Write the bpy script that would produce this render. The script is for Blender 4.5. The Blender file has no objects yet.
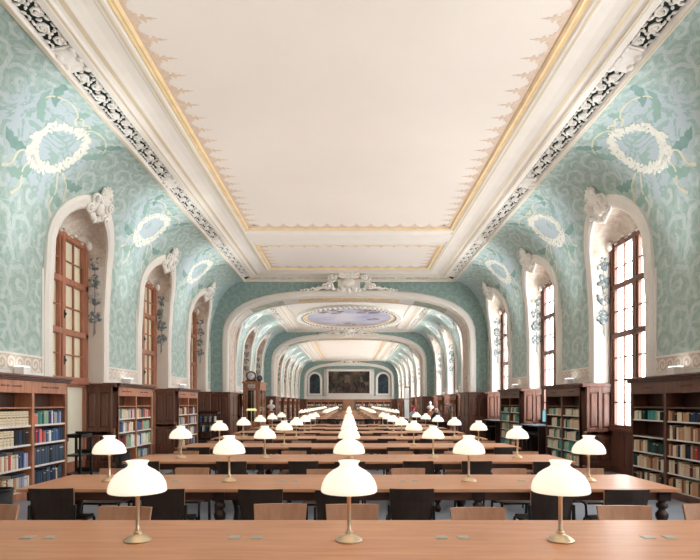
import bpy, bmesh, math, random
from math import pi, sin, cos, sqrt, radians as R
from mathutils import Vector, Matrix
random.seed(7)
C = bpy.context.scene.collection
SC = bpy.context.scene
EYE = 1.62
SKY = 5.6; UPW = 215; FILLW = 118; EXPO = 1.36

# ------------------------------------------------------------------ helpers
class MB:
    def __init__(s): s.v=[]; s.f=[]; s.m=[]; s.sm=[]; s.uv=None
    def add(s, verts, faces, mi=0, smooth=False):
        o=len(s.v); s.v+= [tuple(p) for p in verts]
        for f in faces:
            s.f.append(tuple(i+o for i in f)); s.m.append(mi); s.sm.append(smooth)
    def box(s,x0,x1,y0,y1,z0,z1,mi=0):
        x0,x1=min(x0,x1),max(x0,x1); y0,y1=min(y0,y1),max(y0,y1)
        v=[(x,y,z) for z in (z0,z1) for y in (y0,y1) for x in (x0,x1)]
        s.add(v,[(0,2,3,1),(4,5,7,6),(0,1,5,4),(2,6,7,3),(0,4,6,2),(1,3,7,5)],mi)
    def hexa(s,bot,top,mi=0):
        s.add(list(bot)+list(top),[(3,2,1,0),(4,5,6,7),(0,1,5,4),(1,2,6,5),(2,3,7,6),(3,0,4,7)],mi)
    def lathe(s,prof,c=(0,0,0),n=20,mi=0,smooth=True,cap=True,M=None):
        v=[]; f=[]
        for r,z in prof:
            for k in range(n):
                a=2*pi*k/n; p=Vector((r*cos(a),r*sin(a),z))
                if M: p=M@p
                v.append((p.x+c[0],p.y+c[1],p.z+c[2]))
        for i in range(len(prof)-1):
            for k in range(n):
                f.append((i*n+k,i*n+(k+1)%n,(i+1)*n+(k+1)%n,(i+1)*n+k))
        s.add(v,f,mi,smooth)
        if cap:
            o=len(s.v)-len(v)
            for ring,rev in ((0,True),(len(prof)-1,False)):
                if prof[ring][0]>1e-5:
                    idx=[o+ring*n+k for k in range(n)]
                    if rev: idx=idx[::-1]
                    s.f.append(tuple(idx)); s.m.append(mi); s.sm.append(False)
    def tube(s,path,r,n=8,mi=0,smooth=True,flat=None):
        P=[Vector(p) for p in path]; rr=r if isinstance(r,(list,tuple)) else [r]*len(P)
        v=[]; f=[]; up=None
        for i,p in enumerate(P):
            t=(P[min(i+1,len(P)-1)]-P[max(i-1,0)])
            if t.length<1e-9: t=Vector((0,0,1))
            t.normalize()
            if up is None:
                up=Vector((0,0,1)) if abs(t.z)<.9 else Vector((1,0,0))
            a=t.cross(up); 
            if a.length<1e-6: a=t.orthogonal()
            a.normalize(); b=a.cross(t).normalized(); up=b
            for k in range(n):
                an=2*pi*k/n
                v.append(p+(a*cos(an)+b*sin(an))*rr[i])
        for i in range(len(P)-1):
            for k in range(n):
                f.append((i*n+k,i*n+(k+1)%n,(i+1)*n+(k+1)%n,(i+1)*n+k))
        f.append(tuple(range(n))[::-1]); f.append(tuple((len(P)-1)*n+k for k in range(n)))
        s.add(v,f,mi,smooth)
    def blob(s,c,rad,M=None,nu=8,nv=5,mi=0):
        v=[]; f=[]; c=Vector(c)
        def pt(u,w):
            p=Vector((rad[0]*sin(w)*cos(u),rad[1]*sin(w)*sin(u),rad[2]*cos(w)))
            if M: p=M@p
            return p+c
        v.append(pt(0,0))
        for j in range(1,nv):
            for k in range(nu): v.append(pt(2*pi*k/nu,pi*j/nv))
        v.append(pt(0,pi))
        for k in range(nu):
            f.append((0,1+k,1+(k+1)%nu))
            for j in range(nv-2):
                a=1+j*nu; f.append((a+k,a+nu+k,a+nu+(k+1)%nu,a+(k+1)%nu))
            a=1+(nv-2)*nu; f.append((a+k,len(v)-1,a+(k+1)%nu))
        s.add(v,f,mi,True)
    def grid(s,rows,mi=0,smooth=True,close=False):
        n=len(rows[0]); v=[p for r in rows for p in r]; f=[]
        for i in range(len(rows)-1):
            for k in range(n if close else n-1):
                f.append((i*n+k,i*n+(k+1)%n,(i+1)*n+(k+1)%n,(i+1)*n+k))
        s.add(v,f,mi,smooth)
    def prism(s,poly,fn,h0,h1,mi=0):
        """extrude 2D polygon; fn(a,b,h)->point"""
        n=len(poly)
        v=[fn(a,b,h0) for a,b in poly]+[fn(a,b,h1) for a,b in poly]
        f=[tuple(range(n))[::-1],tuple(range(n,2*n))]+[(k,(k+1)%n,n+(k+1)%n,n+k) for k in range(n)]
        s.add(v,f,mi)
    def mesh(s,name,mats,bevel=0,uvf=None,seg=1,recalc=True):
        me=bpy.data.meshes.new(name)
        me.from_pydata(s.v,[],s.f)
        for m in (mats if isinstance(mats,(list,tuple)) else [mats]): me.materials.append(m)
        for p,mi,sm in zip(me.polygons,s.m,s.sm): p.material_index=mi; p.use_smooth=sm
        if bevel or recalc:
            bm=bmesh.new(); bm.from_mesh(me)
            bmesh.ops.remove_doubles(bm,verts=bm.verts[:],dist=1e-5) if recalc=='weld' else None
            bmesh.ops.recalc_face_normals(bm,faces=bm.faces[:])
            if bevel:
                ed=[e for e in bm.edges if len(e.link_faces)==2 and e.calc_face_angle(0)>.6]
                bmesh.ops.bevel(bm,geom=ed,offset=bevel,segments=seg,affect='EDGES',clamp_overlap=True,profile=.7)
            bm.to_mesh(me); bm.free()
        if uvf:
            uv=me.uv_layers.new(name='UVMap')
            for lp in me.loops: uv.data[lp.index].uv=uvf(me.vertices[lp.vertex_index].co, lp.vertex_index)
        me.update()
        return me
    def build(s,name,mats,parent=None,bevel=0,loc=None,rz=0,uvf=None,seg=1,recalc=True):
        o=bpy.data.objects.new(name,s.mesh(name,mats,bevel,uvf,seg,recalc)); C.objects.link(o)
        if parent: o.parent=parent
        if loc: o.location=loc
        if rz: o.rotation_euler=(0,0,rz)
        return o

def tag(o,label=None,cat=None,group=None,kind=None):
    if label: o['label']=label
    if cat: o['category']=cat
    if group: o['group']=group
    if kind: o['kind']=kind
    return o
def thing(name,label,cat,loc=(0,0,0),rz=0,group=None):
    o=bpy.data.objects.new(name,None); C.objects.link(o); o.empty_display_size=.1
    o.location=loc; o.rotation_euler=(0,0,rz); return tag(o,label,cat,group)
def dup(root,loc,rz=0,label=None,group=None):
    r=root.copy(); C.objects.link(r); r.location=loc; r.rotation_euler=(0,0,rz)
    if label: r['label']=label
    if group: r['group']=group
    for ch in list(root.children):
        c=ch.copy(); C.objects.link(c); c.parent=r
        for g in list(ch.children):
            d=g.copy(); C.objects.link(d); d.parent=c
    return r
ORD=['first','second','third','fourth','fifth','sixth','seventh','eighth','ninth','tenth','eleventh','twelfth','thirteenth',
 'fourteenth','fifteenth','sixteenth','seventeenth','eighteenth','nineteenth','twentieth','twenty-first','twenty-second','twenty-third','twenty-fourth']

# ------------------------------------------------------------------ materials
def srgb(r,g,b):
    f=lambda c:(c/255/12.92) if c/255<=.04045 else ((c/255+.055)/1.055)**2.4
    return (f(r),f(g),f(b),1)
class NT:
    def __init__(s,name,rough=.5,spec=.5,metal=0):
        s.mat=bpy.data.materials.new(name); s.mat.use_nodes=True
        s.t=s.mat.node_tree; s.b=s.t.nodes['Principled BSDF']
        s.b.inputs['Roughness'].default_value=rough; s.b.inputs['Specular IOR Level'].default_value=spec
        s.b.inputs['Metallic'].default_value=metal
    def n(s,t,**kw):
        x=s.t.nodes.new(t)
        for k,v in kw.items(): setattr(x,k,v)
        return x
    def link(s,a,b): s.t.links.new(a,b)
    def put(s,sock,v):
        if hasattr(v,'is_output'): s.link(v,sock)
        else: sock.default_value=v
    def m(s,op,a,b=None,c=None,clamp=False):
        x=s.n('ShaderNodeMath',operation=op); x.use_clamp=clamp
        s.put(x.inputs[0],a)
        if b is not None: s.put(x.inputs[1],b)
        if c is not None: s.put(x.inputs[2],c)
        return x.outputs[0]
    def coord(s,kind='Object'): return s.n('ShaderNodeTexCoord').outputs[kind]
    def mapping(s,vec,scale=(1,1,1),loc=(0,0,0),rot=(0,0,0)):
        x=s.n('ShaderNodeMapping'); s.link(vec,x.inputs[0]); x.inputs['Scale'].default_value=scale
        x.inputs['Location'].default_value=loc; x.inputs['Rotation'].default_value=rot
        return x.outputs[0]
    def noise(s,vec,scale,detail=3,rough=.55,dist=0,out='Fac'):
        x=s.n('ShaderNodeTexNoise'); s.link(vec,x.inputs['Vector']); x.inputs['Scale'].default_value=scale
        x.inputs['Detail'].default_value=detail; x.inputs['Roughness'].default_value=rough; x.inputs['Distortion'].default_value=dist
        return x.outputs[out]
    def ramp(s,fac,stops,interp='LINEAR'):
        x=s.n('ShaderNodeValToRGB'); cr=x.color_ramp; cr.interpolation=interp
        while len(cr.elements)<len(stops): cr.elements.new(.5)
        for e,(p,c) in zip(cr.elements,stops): e.position=p; e.color=c
        s.link(fac,x.inputs[0]); return x.outputs[0]
    def mix(s,f,a,b):
        x=s.n('ShaderNodeMix',data_type='RGBA'); s.put(x.inputs[0],f); s.put(x.inputs[6],a); s.put(x.inputs[7],b); return x.outputs[2]
    def col(s,c): s.put(s.b.inputs['Base Color'],c); return s
    def bump(s,h,strength=.2,dist=.01):
        x=s.n('ShaderNodeBump'); x.inputs['Strength'].default_value=strength; x.inputs['Distance'].default_value=dist
        s.link(h,x.inputs['Height']); s.link(x.outputs[0],s.b.inputs['Normal'])

def plain(name,c,rough=.55,spec=.4,metal=0,var=.08,scale=6):
    n=NT(name,rough,spec,metal); f=n.noise(n.coord(),scale,3)
    a=tuple(x*(1-var) for x in c[:3])+(1,); b=tuple(min(1,x*(1+var)) for x in c[:3])+(1,)
    n.col(n.ramp(f,[(.3,a),(.7,b)])); return n.mat
def wood(name,c1,c2,rough=.4,sc=(1.2,14,14),spec=.5):
    n=NT(name,rough,spec); v=n.mapping(n.coord(),sc)
    f=n.noise(v,1.6,5,.6,.6); f2=n.noise(n.coord(),.9,2)
    k=n.m('ADD',n.m('MULTIPLY',f,.7),n.m('MULTIPLY',f2,.3))
    n.col(n.ramp(k,[(.33,c1),(.66,c2)])); 
    r=n.m('MULTIPLY_ADD',f,.15,rough-.07); n.link(r,n.b.inputs['Roughness'])
    return n.mat

M={}
M['cream']=plain('cream plaster',srgb(236,231,224),.6,.3,0,.025,2)
M['jamb']=plain('pale stone plaster',srgb(226,221,213),.65,.3,0,.04,1.5)
M['white_relief']=plain('white plaster relief',srgb(238,235,229),.6,.3,0,.06,9)
M['panel']=plain('pinkish cream ceiling panel',srgb(236,229,222),.7,.2,0,.02,.6)
M['gold']=plain('gilded moulding',srgb(243,219,174),.45,.5,.0,.1,4)
M['tanrelief']=plain('painted tan ornament',srgb(222,202,184),.7,.2,0,.08,14)
M['beigeline']=plain('beige painted line',srgb(222,208,180),.6,.3,0,.04,3)
M['recess']=plain('dark green frieze ground',srgb(44,58,58),.8,.2,0,.2,5)
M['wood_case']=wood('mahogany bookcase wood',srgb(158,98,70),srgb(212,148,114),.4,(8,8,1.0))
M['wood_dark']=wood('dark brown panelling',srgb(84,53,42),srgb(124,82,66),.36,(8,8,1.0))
M['wood_window']=wood('brown window frame wood',srgb(140,86,62),srgb(190,126,98),.4,(8,8,1.2))
M['wood_back']=wood('dark shelf back wood',srgb(58,34,26),srgb(92,58,44),.5,(8,8,1.0))
M['table']=wood('reddish table top wood',srgb(190,126,88),srgb(218,162,122),.36,(1.0,9,9),.4)
M['table_dark']=wood('dark table frame wood',srgb(74,46,36),srgb(108,70,54),.35,(1.5,9,9))
M['table_leg']=wood('near black turned leg wood',srgb(44,28,24),srgb(66,44,36),.3,(8,8,1))
M['chair_wood']=wood('light brown chair veneer',srgb(176,126,96),srgb(202,152,120),.4,(10,10,1.2))
M['chair_dark']=wood('dark chair shell',srgb(48,36,31),srgb(66,50,42),.42,(9,9,1.5))
M['black']=plain('black lacquered metal',srgb(34,32,34),.4,.5,0,.1,6)
M['brass']=plain('aged brass',srgb(206,188,162),.3,.5,.85,.06,10)
M['pewter']=plain('brushed nickel plate',srgb(196,190,180),.4,.5,.6,.05,10)
M['white']=plain('white lacquer',srgb(240,240,238),.4,.5,0,.02,3)
M['marble']=plain('white marble',srgb(232,224,216),.4,.4,0,.06,7)
M['blind']=plain('cream window blind',srgb(232,224,204),.8,.1,0,.04,2.5)
M['label_strip']=plain('white shelf label strip',srgb(232,228,222),.6,.3,0,.1,30)
M['pages']=plain('paper page edges',srgb(226,214,190),.8,.2,0,.06,40)
M['ink']=plain('faded dark lettering',srgb(92,60,50),.7,.2,0,.1,30)
M['garland']=plain('blue grey painted garland',srgb(128,142,146),.6,.3,0,.3,22)
M['garlandw']=plain('pale garland flower',srgb(196,196,190),.6,.3,0,.15,22)
M['wreath']=plain('cream painted wreath',srgb(234,234,224),.7,.2,0,.06,18)
M['ribbon']=plain('pale yellow painted ribbon',srgb(218,216,194),.7,.2,0,.06,8)
M['leafg']=plain('green painted leaf',srgb(150,180,170),.7,.2,0,.08,6)
M['leafd']=plain('deep green painted leaf',srgb(134,166,160),.7,.2,0,.1,6)
M['skin']=plain('skin',srgb(214,170,148),.5,.4)
M['teal']=plain('dark teal cloth',srgb(38,66,78),.8,.2)
M['paleblue']=plain('pale blue cloth',srgb(176,192,208),.8,.2)
M['red']=plain('red knitted cloth',srgb(214,30,52),.8,.2)
M['hairwhite']=plain('white hair',srgb(232,230,226),.7,.2)
M['trouser']=plain('dark trousers',srgb(40,42,52),.8,.2)
M['greybook']=plain('grey board',srgb(98,102,114),.7,.3)
M['screen_off']=plain('black plastic',srgb(24,24,28),.35,.5)

def m_floor():
    n=NT('blue grey linoleum floor',.35,.5); f=n.noise(n.coord(),1.5,4); g=n.noise(n.coord(),60,2)
    k=n.m('ADD',n.m('MULTIPLY',f,.6),n.m('MULTIPLY',g,.4))
    n.col(n.ramp(k,[(.3,srgb(126,136,152)),(.7,srgb(152,162,176))])); return n.mat
M['floor']=m_floor()

def m_stone():
    n=NT('mottled painted niche vault',.7,.2); v=n.coord(); f=n.noise(v,2.2,5,.6,.8); g=n.noise(n.mapping(v,(1,1,3)),5,4,.6,1.5)
    k=n.m('ADD',n.m('MULTIPLY',f,.65),n.m('MULTIPLY',g,.35))
    n.col(n.ramp(k,[(.30,srgb(164,148,134)),(.42,srgb(200,186,170)),(.55,srgb(222,212,200)),(.68,srgb(234,228,220))])); return n.mat
M['vault']=m_stone()

def m_damask(field):
    n=NT('green painted acanthus wall'+(' with pale cove field' if field else ''),.62,.3)
    um=n.n('ShaderNodeUVMap',uv_map='UVMap'); uv=um.outputs[0]
    w=n.noise(uv,2.1,3,.6,0,'Color')
    sep=n.n('ShaderNodeSeparateXYZ'); n.link(w,sep.inputs[0])
    su=n.n('ShaderNodeSeparateXYZ'); n.link(uv,su.inputs[0])
    U=n.m('ADD',su.outputs[0],n.m('MULTIPLY',n.m('SUBTRACT',sep.outputs[0],.5),.24))
    V=n.m('ADD',su.outputs[1],n.m('MULTIPLY',n.m('SUBTRACT',sep.outputs[1],.5),.24))
    def scroll(cell,offu,offv,turns,lob):
        u_=n.m('PINGPONG',n.m('ADD',U,offu),cell)
        a=n.m('SUBTRACT',n.m('DIVIDE',u_,cell),.5)
        row=n.m('DIVIDE',n.m('ADD',V,offv),cell)
        b=n.m('SUBTRACT',n.m('FRACT',row),.5)
        r=n.m('SQRT',n.m('ADD',n.m('MULTIPLY',a,a),n.m('MULTIPLY',b,b)))
        th=n.m('ARCTAN2',b,a)
        lobes=n.m('MULTIPLY',n.m('SINE',n.m('MULTIPLY',th,lob)),n.m('MULTIPLY',r,.9))
        return n.m('SINE',n.m('ADD',th,n.m('MULTIPLY',n.m('ADD',r,n.m('MULTIPLY',lobes,.06)),turns*2*pi)))
    s1=scroll(.70,0,.1,2.6,7); s2=scroll(.47,.2,.33,2.2,6); s3=scroll(.70,.35,.45,2.9,5)
    leafn=n.noise(uv,5.0,4,.6,1.2); big=n.noise(uv,1.3,3,.6,1.6)
    base=n.mix(n.noise(uv,.35,2),srgb(166,189,182),srgb(184,203,198))
    d=n.m('MULTIPLY',n.m('GREATER_THAN',s2,.1),n.m('GREATER_THAN',leafn,.42))
    c=n.mix(n.m('MULTIPLY',d,.55),base,srgb(146,174,166))
    e=n.m('GREATER_THAN',s1,n.m('ADD',.5,n.m('MULTIPLY',n.m('SUBTRACT',leafn,.5),1.5)))
    c=n.mix(n.m('MULTIPLY',e,.62),c,srgb(206,217,216))
    e3=n.m('LESS_THAN',n.m('ABSOLUTE',n.m('SUBTRACT',s3,.2)),.17)
    c=n.mix(n.m('MULTIPLY',e3,.45),c,srgb(208,218,214))
    e2=n.m('LESS_THAN',n.m('ABSOLUTE',n.m('ADD',s2,.15)),.14)
    c=n.mix(n.m('MULTIPLY',e2,.4),c,srgb(130,160,154))
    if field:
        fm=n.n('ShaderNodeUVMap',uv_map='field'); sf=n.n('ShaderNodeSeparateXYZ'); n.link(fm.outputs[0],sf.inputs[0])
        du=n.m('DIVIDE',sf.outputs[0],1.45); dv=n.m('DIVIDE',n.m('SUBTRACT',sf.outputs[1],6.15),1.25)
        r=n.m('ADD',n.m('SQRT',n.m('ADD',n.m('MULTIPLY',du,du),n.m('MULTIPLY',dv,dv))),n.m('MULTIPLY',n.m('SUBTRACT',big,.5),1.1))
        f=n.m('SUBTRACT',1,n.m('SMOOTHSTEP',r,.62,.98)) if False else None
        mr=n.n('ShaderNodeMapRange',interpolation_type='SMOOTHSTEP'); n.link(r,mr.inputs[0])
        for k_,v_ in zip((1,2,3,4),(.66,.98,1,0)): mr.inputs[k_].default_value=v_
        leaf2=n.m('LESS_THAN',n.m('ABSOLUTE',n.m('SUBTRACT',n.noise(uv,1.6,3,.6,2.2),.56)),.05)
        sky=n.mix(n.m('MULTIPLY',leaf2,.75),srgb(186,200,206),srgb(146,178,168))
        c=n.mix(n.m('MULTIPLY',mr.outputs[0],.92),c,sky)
    if not field: c=n.mix(.5,c,srgb(112,146,144))
    n.col(c); return n.mat
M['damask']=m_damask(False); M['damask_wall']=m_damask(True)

def m_border():
    n=NT('pinkish scroll border paint',.6,.3); uv=n.coord('UV'); su=n.n('ShaderNodeSeparateXYZ'); n.link(uv,su.inputs[0])
    a=n.m('SUBTRACT',n.m('FRACT',n.m('MULTIPLY',su.outputs[0],4.2)),.5); b=n.m('MULTIPLY',n.m('SUBTRACT',su.outputs[1],.5),1.1)
    r=n.m('SQRT',n.m('ADD',n.m('MULTIPLY',a,a),n.m('MULTIPLY',b,b))); th=n.m('ARCTAN2',b,a)
    s=n.m('SINE',n.m('ADD',th,n.m('MULTIPLY',r,16)))
    n.col(n.ramp(n.m('MULTIPLY_ADD',s,.5,.5),[(.3,srgb(206,190,178)),(.6,srgb(232,224,214))])); return n.mat
M['border']=m_border()

def m_soffit(name,c1,c2,c3,sc=3):
    n=NT(name,.6,.3); f=n.noise(n.coord(),sc,4,.6,1.6)
    n.col(n.ramp(f,[(.36,c1),(.5,c2),(.62,c3)])); return n.mat
M['soffit_green']=m_soffit('grey green arabesque paint',srgb(150,172,160),srgb(176,190,174),srgb(214,204,172),2.2)
M['soffit_tan']=m_soffit('tan arabesque panel',srgb(218,184,138),srgb(232,204,162),srgb(240,222,190),5)
M['soffit_pink']=m_soffit('pinkish arabesque pilaster paint',srgb(206,176,160),srgb(226,204,190),srgb(236,222,208),6)

def m_glass():
    n=NT('window glass'); t=n.t; t.nodes.remove(n.b); out=[x for x in t.nodes if x.type=='OUTPUT_MATERIAL'][0]
    tr=n.n('ShaderNodeBsdfTransparent'); tr.inputs[0].default_value=(.97,.98,.98,1)
    gl=n.n('ShaderNodeBsdfGlossy'); gl.inputs['Roughness'].default_value=.03
    mx=n.n('ShaderNodeMixShader'); lw=n.n('ShaderNodeLayerWeight'); lw.inputs[0].default_value=.5
    n.link(n.m('MULTIPLY_ADD',n.m('POWER',lw.outputs['Facing'],5),.35,.03),mx.inputs[0]); n.link(tr.outputs[0],mx.inputs[1]); n.link(gl.outputs[0],mx.inputs[2]); n.link(mx.outputs[0],out.inputs[0])
    return n.mat
M['glass']=m_glass()
def m_blind():
    n=NT('cream window blind, faintly lit through',.8,.1); n.col(srgb(232,224,204)); t=n.t
    out=[x for x in t.nodes if x.type=='OUTPUT_MATERIAL'][0]; tl=n.n('ShaderNodeBsdfTranslucent'); tl.inputs[0].default_value=(.075,.072,.06,1)
    ad=n.n('ShaderNodeAddShader'); n.link(n.b.outputs[0],ad.inputs[0]); n.link(tl.outputs[0],ad.inputs[1]); n.link(ad.outputs[0],out.inputs[0]); return n.mat
M['blindlit']=m_blind()
def m_emit(name,c,s,base=(.9,.88,.82,1)):
    n=NT(name,.25,.5); n.col(base); n.b.inputs['Emission Color'].default_value=c; n.b.inputs['Emission Strength'].default_value=s; return n.mat
M['opal']=m_emit('glowing opal glass',(1,.88,.68,1),.29,(.82,.79,.72,1))
M['screen']=m_emit('lit cyan screen',srgb(130,196,206),.42,(.02,.02,.02,1))
M['yellowlit']=m_emit('lit green yellow desk lamp',srgb(226,222,130),.35)
M['uplight']=m_emit('lit white uplight glass',(1,.98,.95,1),2.0)

def m_paint(name,stops,sc,dist=1.5,loc=(0,0,0),str_=(1,1,1)):
    n=NT(name,.45,.3); v=n.mapping(n.coord(),str_,loc); f=n.noise(v,sc,5,.6,dist); g=n.noise(v,sc*.45,2,.5,.4)
    k=n.m('ADD',n.m('MULTIPLY',f,.55),n.m('MULTIPLY',g,.45)); n.col(n.ramp(k,stops)); return n.mat
M['oil']=m_paint('dark oil painting',[(.30,srgb(22,24,28)),(.44,srgb(48,46,44)),(.55,srgb(84,74,62)),(.66,srgb(134,114,90)),(.78,srgb(200,180,150))],1.1,1.2)
M['oil2']=m_paint('dark blue oil painting',[(.30,srgb(18,24,32)),(.48,srgb(40,54,64)),(.6,srgb(70,80,84)),(.72,srgb(140,120,104))],1.6,1.0)
M['oilmid']=plain('umber paint',srgb(104,90,74),.5,.3,0,.35,3)
M['oilpale']=plain('ochre paint',srgb(150,132,104),.5,.3,0,.25,3)
M['sky_paint']=m_paint('painted cloudy sky',[(.30,srgb(126,128,160)),(.45,srgb(170,174,200)),(.58,srgb(204,206,220)),(.72,srgb(226,220,216))],.55,.8)
M['figures']=m_paint('painted dark drapery figures',[(.35,srgb(100,96,116)),(.5,srgb(150,138,136)),(.65,srgb(190,182,172))],3,1)

# ------------------------------------------------------------------ the hall sections
W=5.86; H0=4.0; XWIN=6.24
SECT=dict(
 A=dict(y0=-4.5,y1=22.3,Xc=4.44,Hc=5.11+EYE,Hp=5.32+EYE,niches=[-1.93,2.54,7.01,11.48,15.95,20.42]),
 B=dict(y0=23.7,y1=36.3,Xc=4.26,Hc=4.86+EYE,Hp=5.02+EYE,niches=[26.1,30.05,34.0]),
 Cc=dict(y0=37.7,y1=63.4,Xc=4.26,Hc=4.86+EYE,Hp=5.03+EYE,niches=[39.9+4.15*k for k in range(6)]))
RH=1.085; ZS=4.85; RZ=.92   # niche half width, spring height, rise
def cove(sec,z,off=0):
    """wall X and inward offset point at height z"""
    a=W-sec['Xc']; b=sec['Hc']-H0
    if z<=H0: return W-off,z
    q=min(1,(z-H0)/b); c=sqrt(max(0,1-q*q)); x=sec['Xc']+a*c
    nx,nz=c/a,q/b; l=sqrt(nx*nx+nz*nz)
    return x-off*nx/l, z-off*nz/l
def surf(sec,side,y,z,off=0):
    x,zz=cove(sec,z,off); return (side*x,y,zz)
def zrows(sec,z0,n):
    # heights from z0 up to cornice, spaced by ellipse angle above H0
    b=sec['Hc']-H0; z0c=max(z0,H0); p0=math.asin(min(1,(z0c-H0)/b))
    out=[H0+b*sin(p0+(pi/2-p0)*k/n) for k in range(n+1)]
    if z0<H0-1e-6: out=[z0]+out
    return out
def arc(sec,z):
    # approximate arc length up to z
    if z<=H0: return z
    b=sec['Hc']-H0; a=W-sec['Xc']; p=math.asin(min(1,(z-H0)/b)); return H0+ (a+b)*.52*p
NTH=14
def niche_outline(yc,ext=0):
    pts=[(yc-RH-ext,0.0),(yc-RH-ext,2.2),(yc-RH-ext,3.6)]
    for k in range(NTH+1):
        t=pi*k/NTH; pts.append((yc-(RH+ext)*cos(t),ZS+(RZ+ext)*sin(t)))
    pts+=[(yc+RH+ext,3.6),(yc+RH+ext,2.2),(yc+RH+ext,0.0)]
    return pts

walls={}
for side,nm in ((-1,'wall_left'),(1,'wall_right')):
    mb=MB(); uvs=[]; uv2=[]
    def vadd(sec,y,z):
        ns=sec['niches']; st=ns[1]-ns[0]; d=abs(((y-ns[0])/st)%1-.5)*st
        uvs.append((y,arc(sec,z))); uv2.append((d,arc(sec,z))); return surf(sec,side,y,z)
    for key,sec in SECT.items():
        edges=[sec['y0']]
        for yc in sec['niches']: edges+=[yc-RH,yc+RH]
        edges.append(sec['y1'])
        for i in range(0,len(edges),2):   # solid piers
            ys=[edges[i],(edges[i]+edges[i+1])/2,edges[i+1]] if 0<i<len(edges)-2 else [edges[i],edges[i+1]]
            zs=[0.0,2.0,H0,4.4]+zrows(sec,ZS,12)
            mb.grid([[vadd(sec,y,z) for z in zs] for y in ys])
        for yc in sec['niches']:
            cols=[]
            for k in range(NTH+1):
                t=pi*k/NTH; y=yc-RH*cos(t); z=ZS+RZ*sin(t)
                cols.append([vadd(sec,y,zz) for zz in zrows(sec,z,12)])
            mb.grid(cols)
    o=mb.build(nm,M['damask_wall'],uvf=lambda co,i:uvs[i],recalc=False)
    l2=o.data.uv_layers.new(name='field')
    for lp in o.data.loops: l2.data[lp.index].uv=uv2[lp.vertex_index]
    o.data.uv_layers.active_index=0
    tag(o,kind='structure'); walls[side]=o

# niche trims, reveals, garlands, cartouches --------------------------------
def panelled(mb,fn,c0,c1,z0,z1,cols,rows,t=.035,g=.022):
    """frame-and-panel joinery: raised stiles and rails around fielded panels; fn(c,h,z)"""
    def bx(a,b,c,d,h):
        v=[fn(a,0,c),fn(b,0,c),fn(b,0,d),fn(a,0,d)]; w=[fn(a,h,c),fn(b,h,c),fn(b,h,d),fn(a,h,d)]; mb.hexa(v,w)
    xs=[c0]+[q for p in cols for q in p]+[c1]; zs=[z0]+[q for p in rows for q in p]+[z1]
    for i in range(0,len(xs),2): bx(xs[i],xs[i+1],z0,z1,t)
    for i in range(0,len(zs),2):
        for a,b in cols: bx(a,b,zs[i],zs[i+1],t)
    for a,b in cols:
        for c,d in rows:
            p=[(a+g,c+g),(b-g,c+g),(b-g,d-g),(a+g,d-g)]; q=[(a+g+.03,c+g+.03),(b-g-.03,c+g+.03),(b-g-.03,d-g-.03),(a+g+.03,d-g-.03)]
            mb.hexa([fn(x,.004,z) for x,z in p],[fn(x,t-.004,z) for x,z in q])
def cartouche(mb,c,ex,ez,en,s=1.0,mi=0,wide=1.0):
    """scrolled plaster crest; ex horizontal axis, ez up axis, en outward axis"""
    ex,ez,en,c=Vector(ex),Vector(ez),Vector(en),Vector(c)
    fr=Matrix((ex,ez,en)).transposed()
    P=lambda a,b,h=0: c+ex*(a*s)+ez*(b*s)+en*(h*s)
    mb.blob(P(0,.0,.06),(.13*s*wide,.17*s,.09*s),fr,12,8,mi)
    for k in range(7):      # fluted shell
        an=pi/2+(k-3)*.36; ln=.20+.05*cos((k-3)*.5)
        mb.blob(P(.17*cos(an)*wide,.10+.2*sin(an),.08),(ln*s,.052*s,.06*s),fr@Matrix.Rotation(math.atan2(sin(an),cos(an)*wide),3,'Z'),8,5,mi)
    for k in range(3):
        mb.blob(P((k-1)*.13*wide,-.26-.05*(k==1),.07),(.08*s,.11*s,.06*s),fr,8,5,mi)
    for sg in (-1,1):
        for (cx,cy,r0,turn,st) in ((.36,.16,.17,1.6,2.6),(.42,-.14,.15,1.7,-2.4),(.17,.36,.11,1.4,1.2)):
            pts=[];rr=[]
            for k in range(17):
                f=k/16; rad=r0*(1-.82*f); an=st+f*turn*2*pi*(1 if cy>0 else -1)
                pts.append(P(sg*(cx*wide+rad*cos(an)),cy+rad*sin(an),.07+.06*f)); rr.append(s*(.045*(1-.45*f)))
            mb.tube(pts,rr,6,mi)
            mb.blob(P(sg*cx*wide,cy,.13),(.05*s,.05*s,.05*s),None,7,5,mi)
        for k in range(5):
            a=.5+.5*k; q=.33+.06*k
            mb.blob(P(sg*(.12+.1*k)*wide,-.27+.03*k*k*.4,.05),(.09*s,.05*s,.045*s),fr@Matrix.Rotation(sg*(.7-.3*k),3,'Z'),7,5,mi)
    for k in range(5):
        a=pi/2+(k-2)*.42
        mb.blob(P(.2*cos(a)*wide,.28+.2*sin(a),.07),(.13*s,.04*s,.05*s),fr@Matrix.Rotation(a,3,'Z'),8,5,mi)

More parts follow.
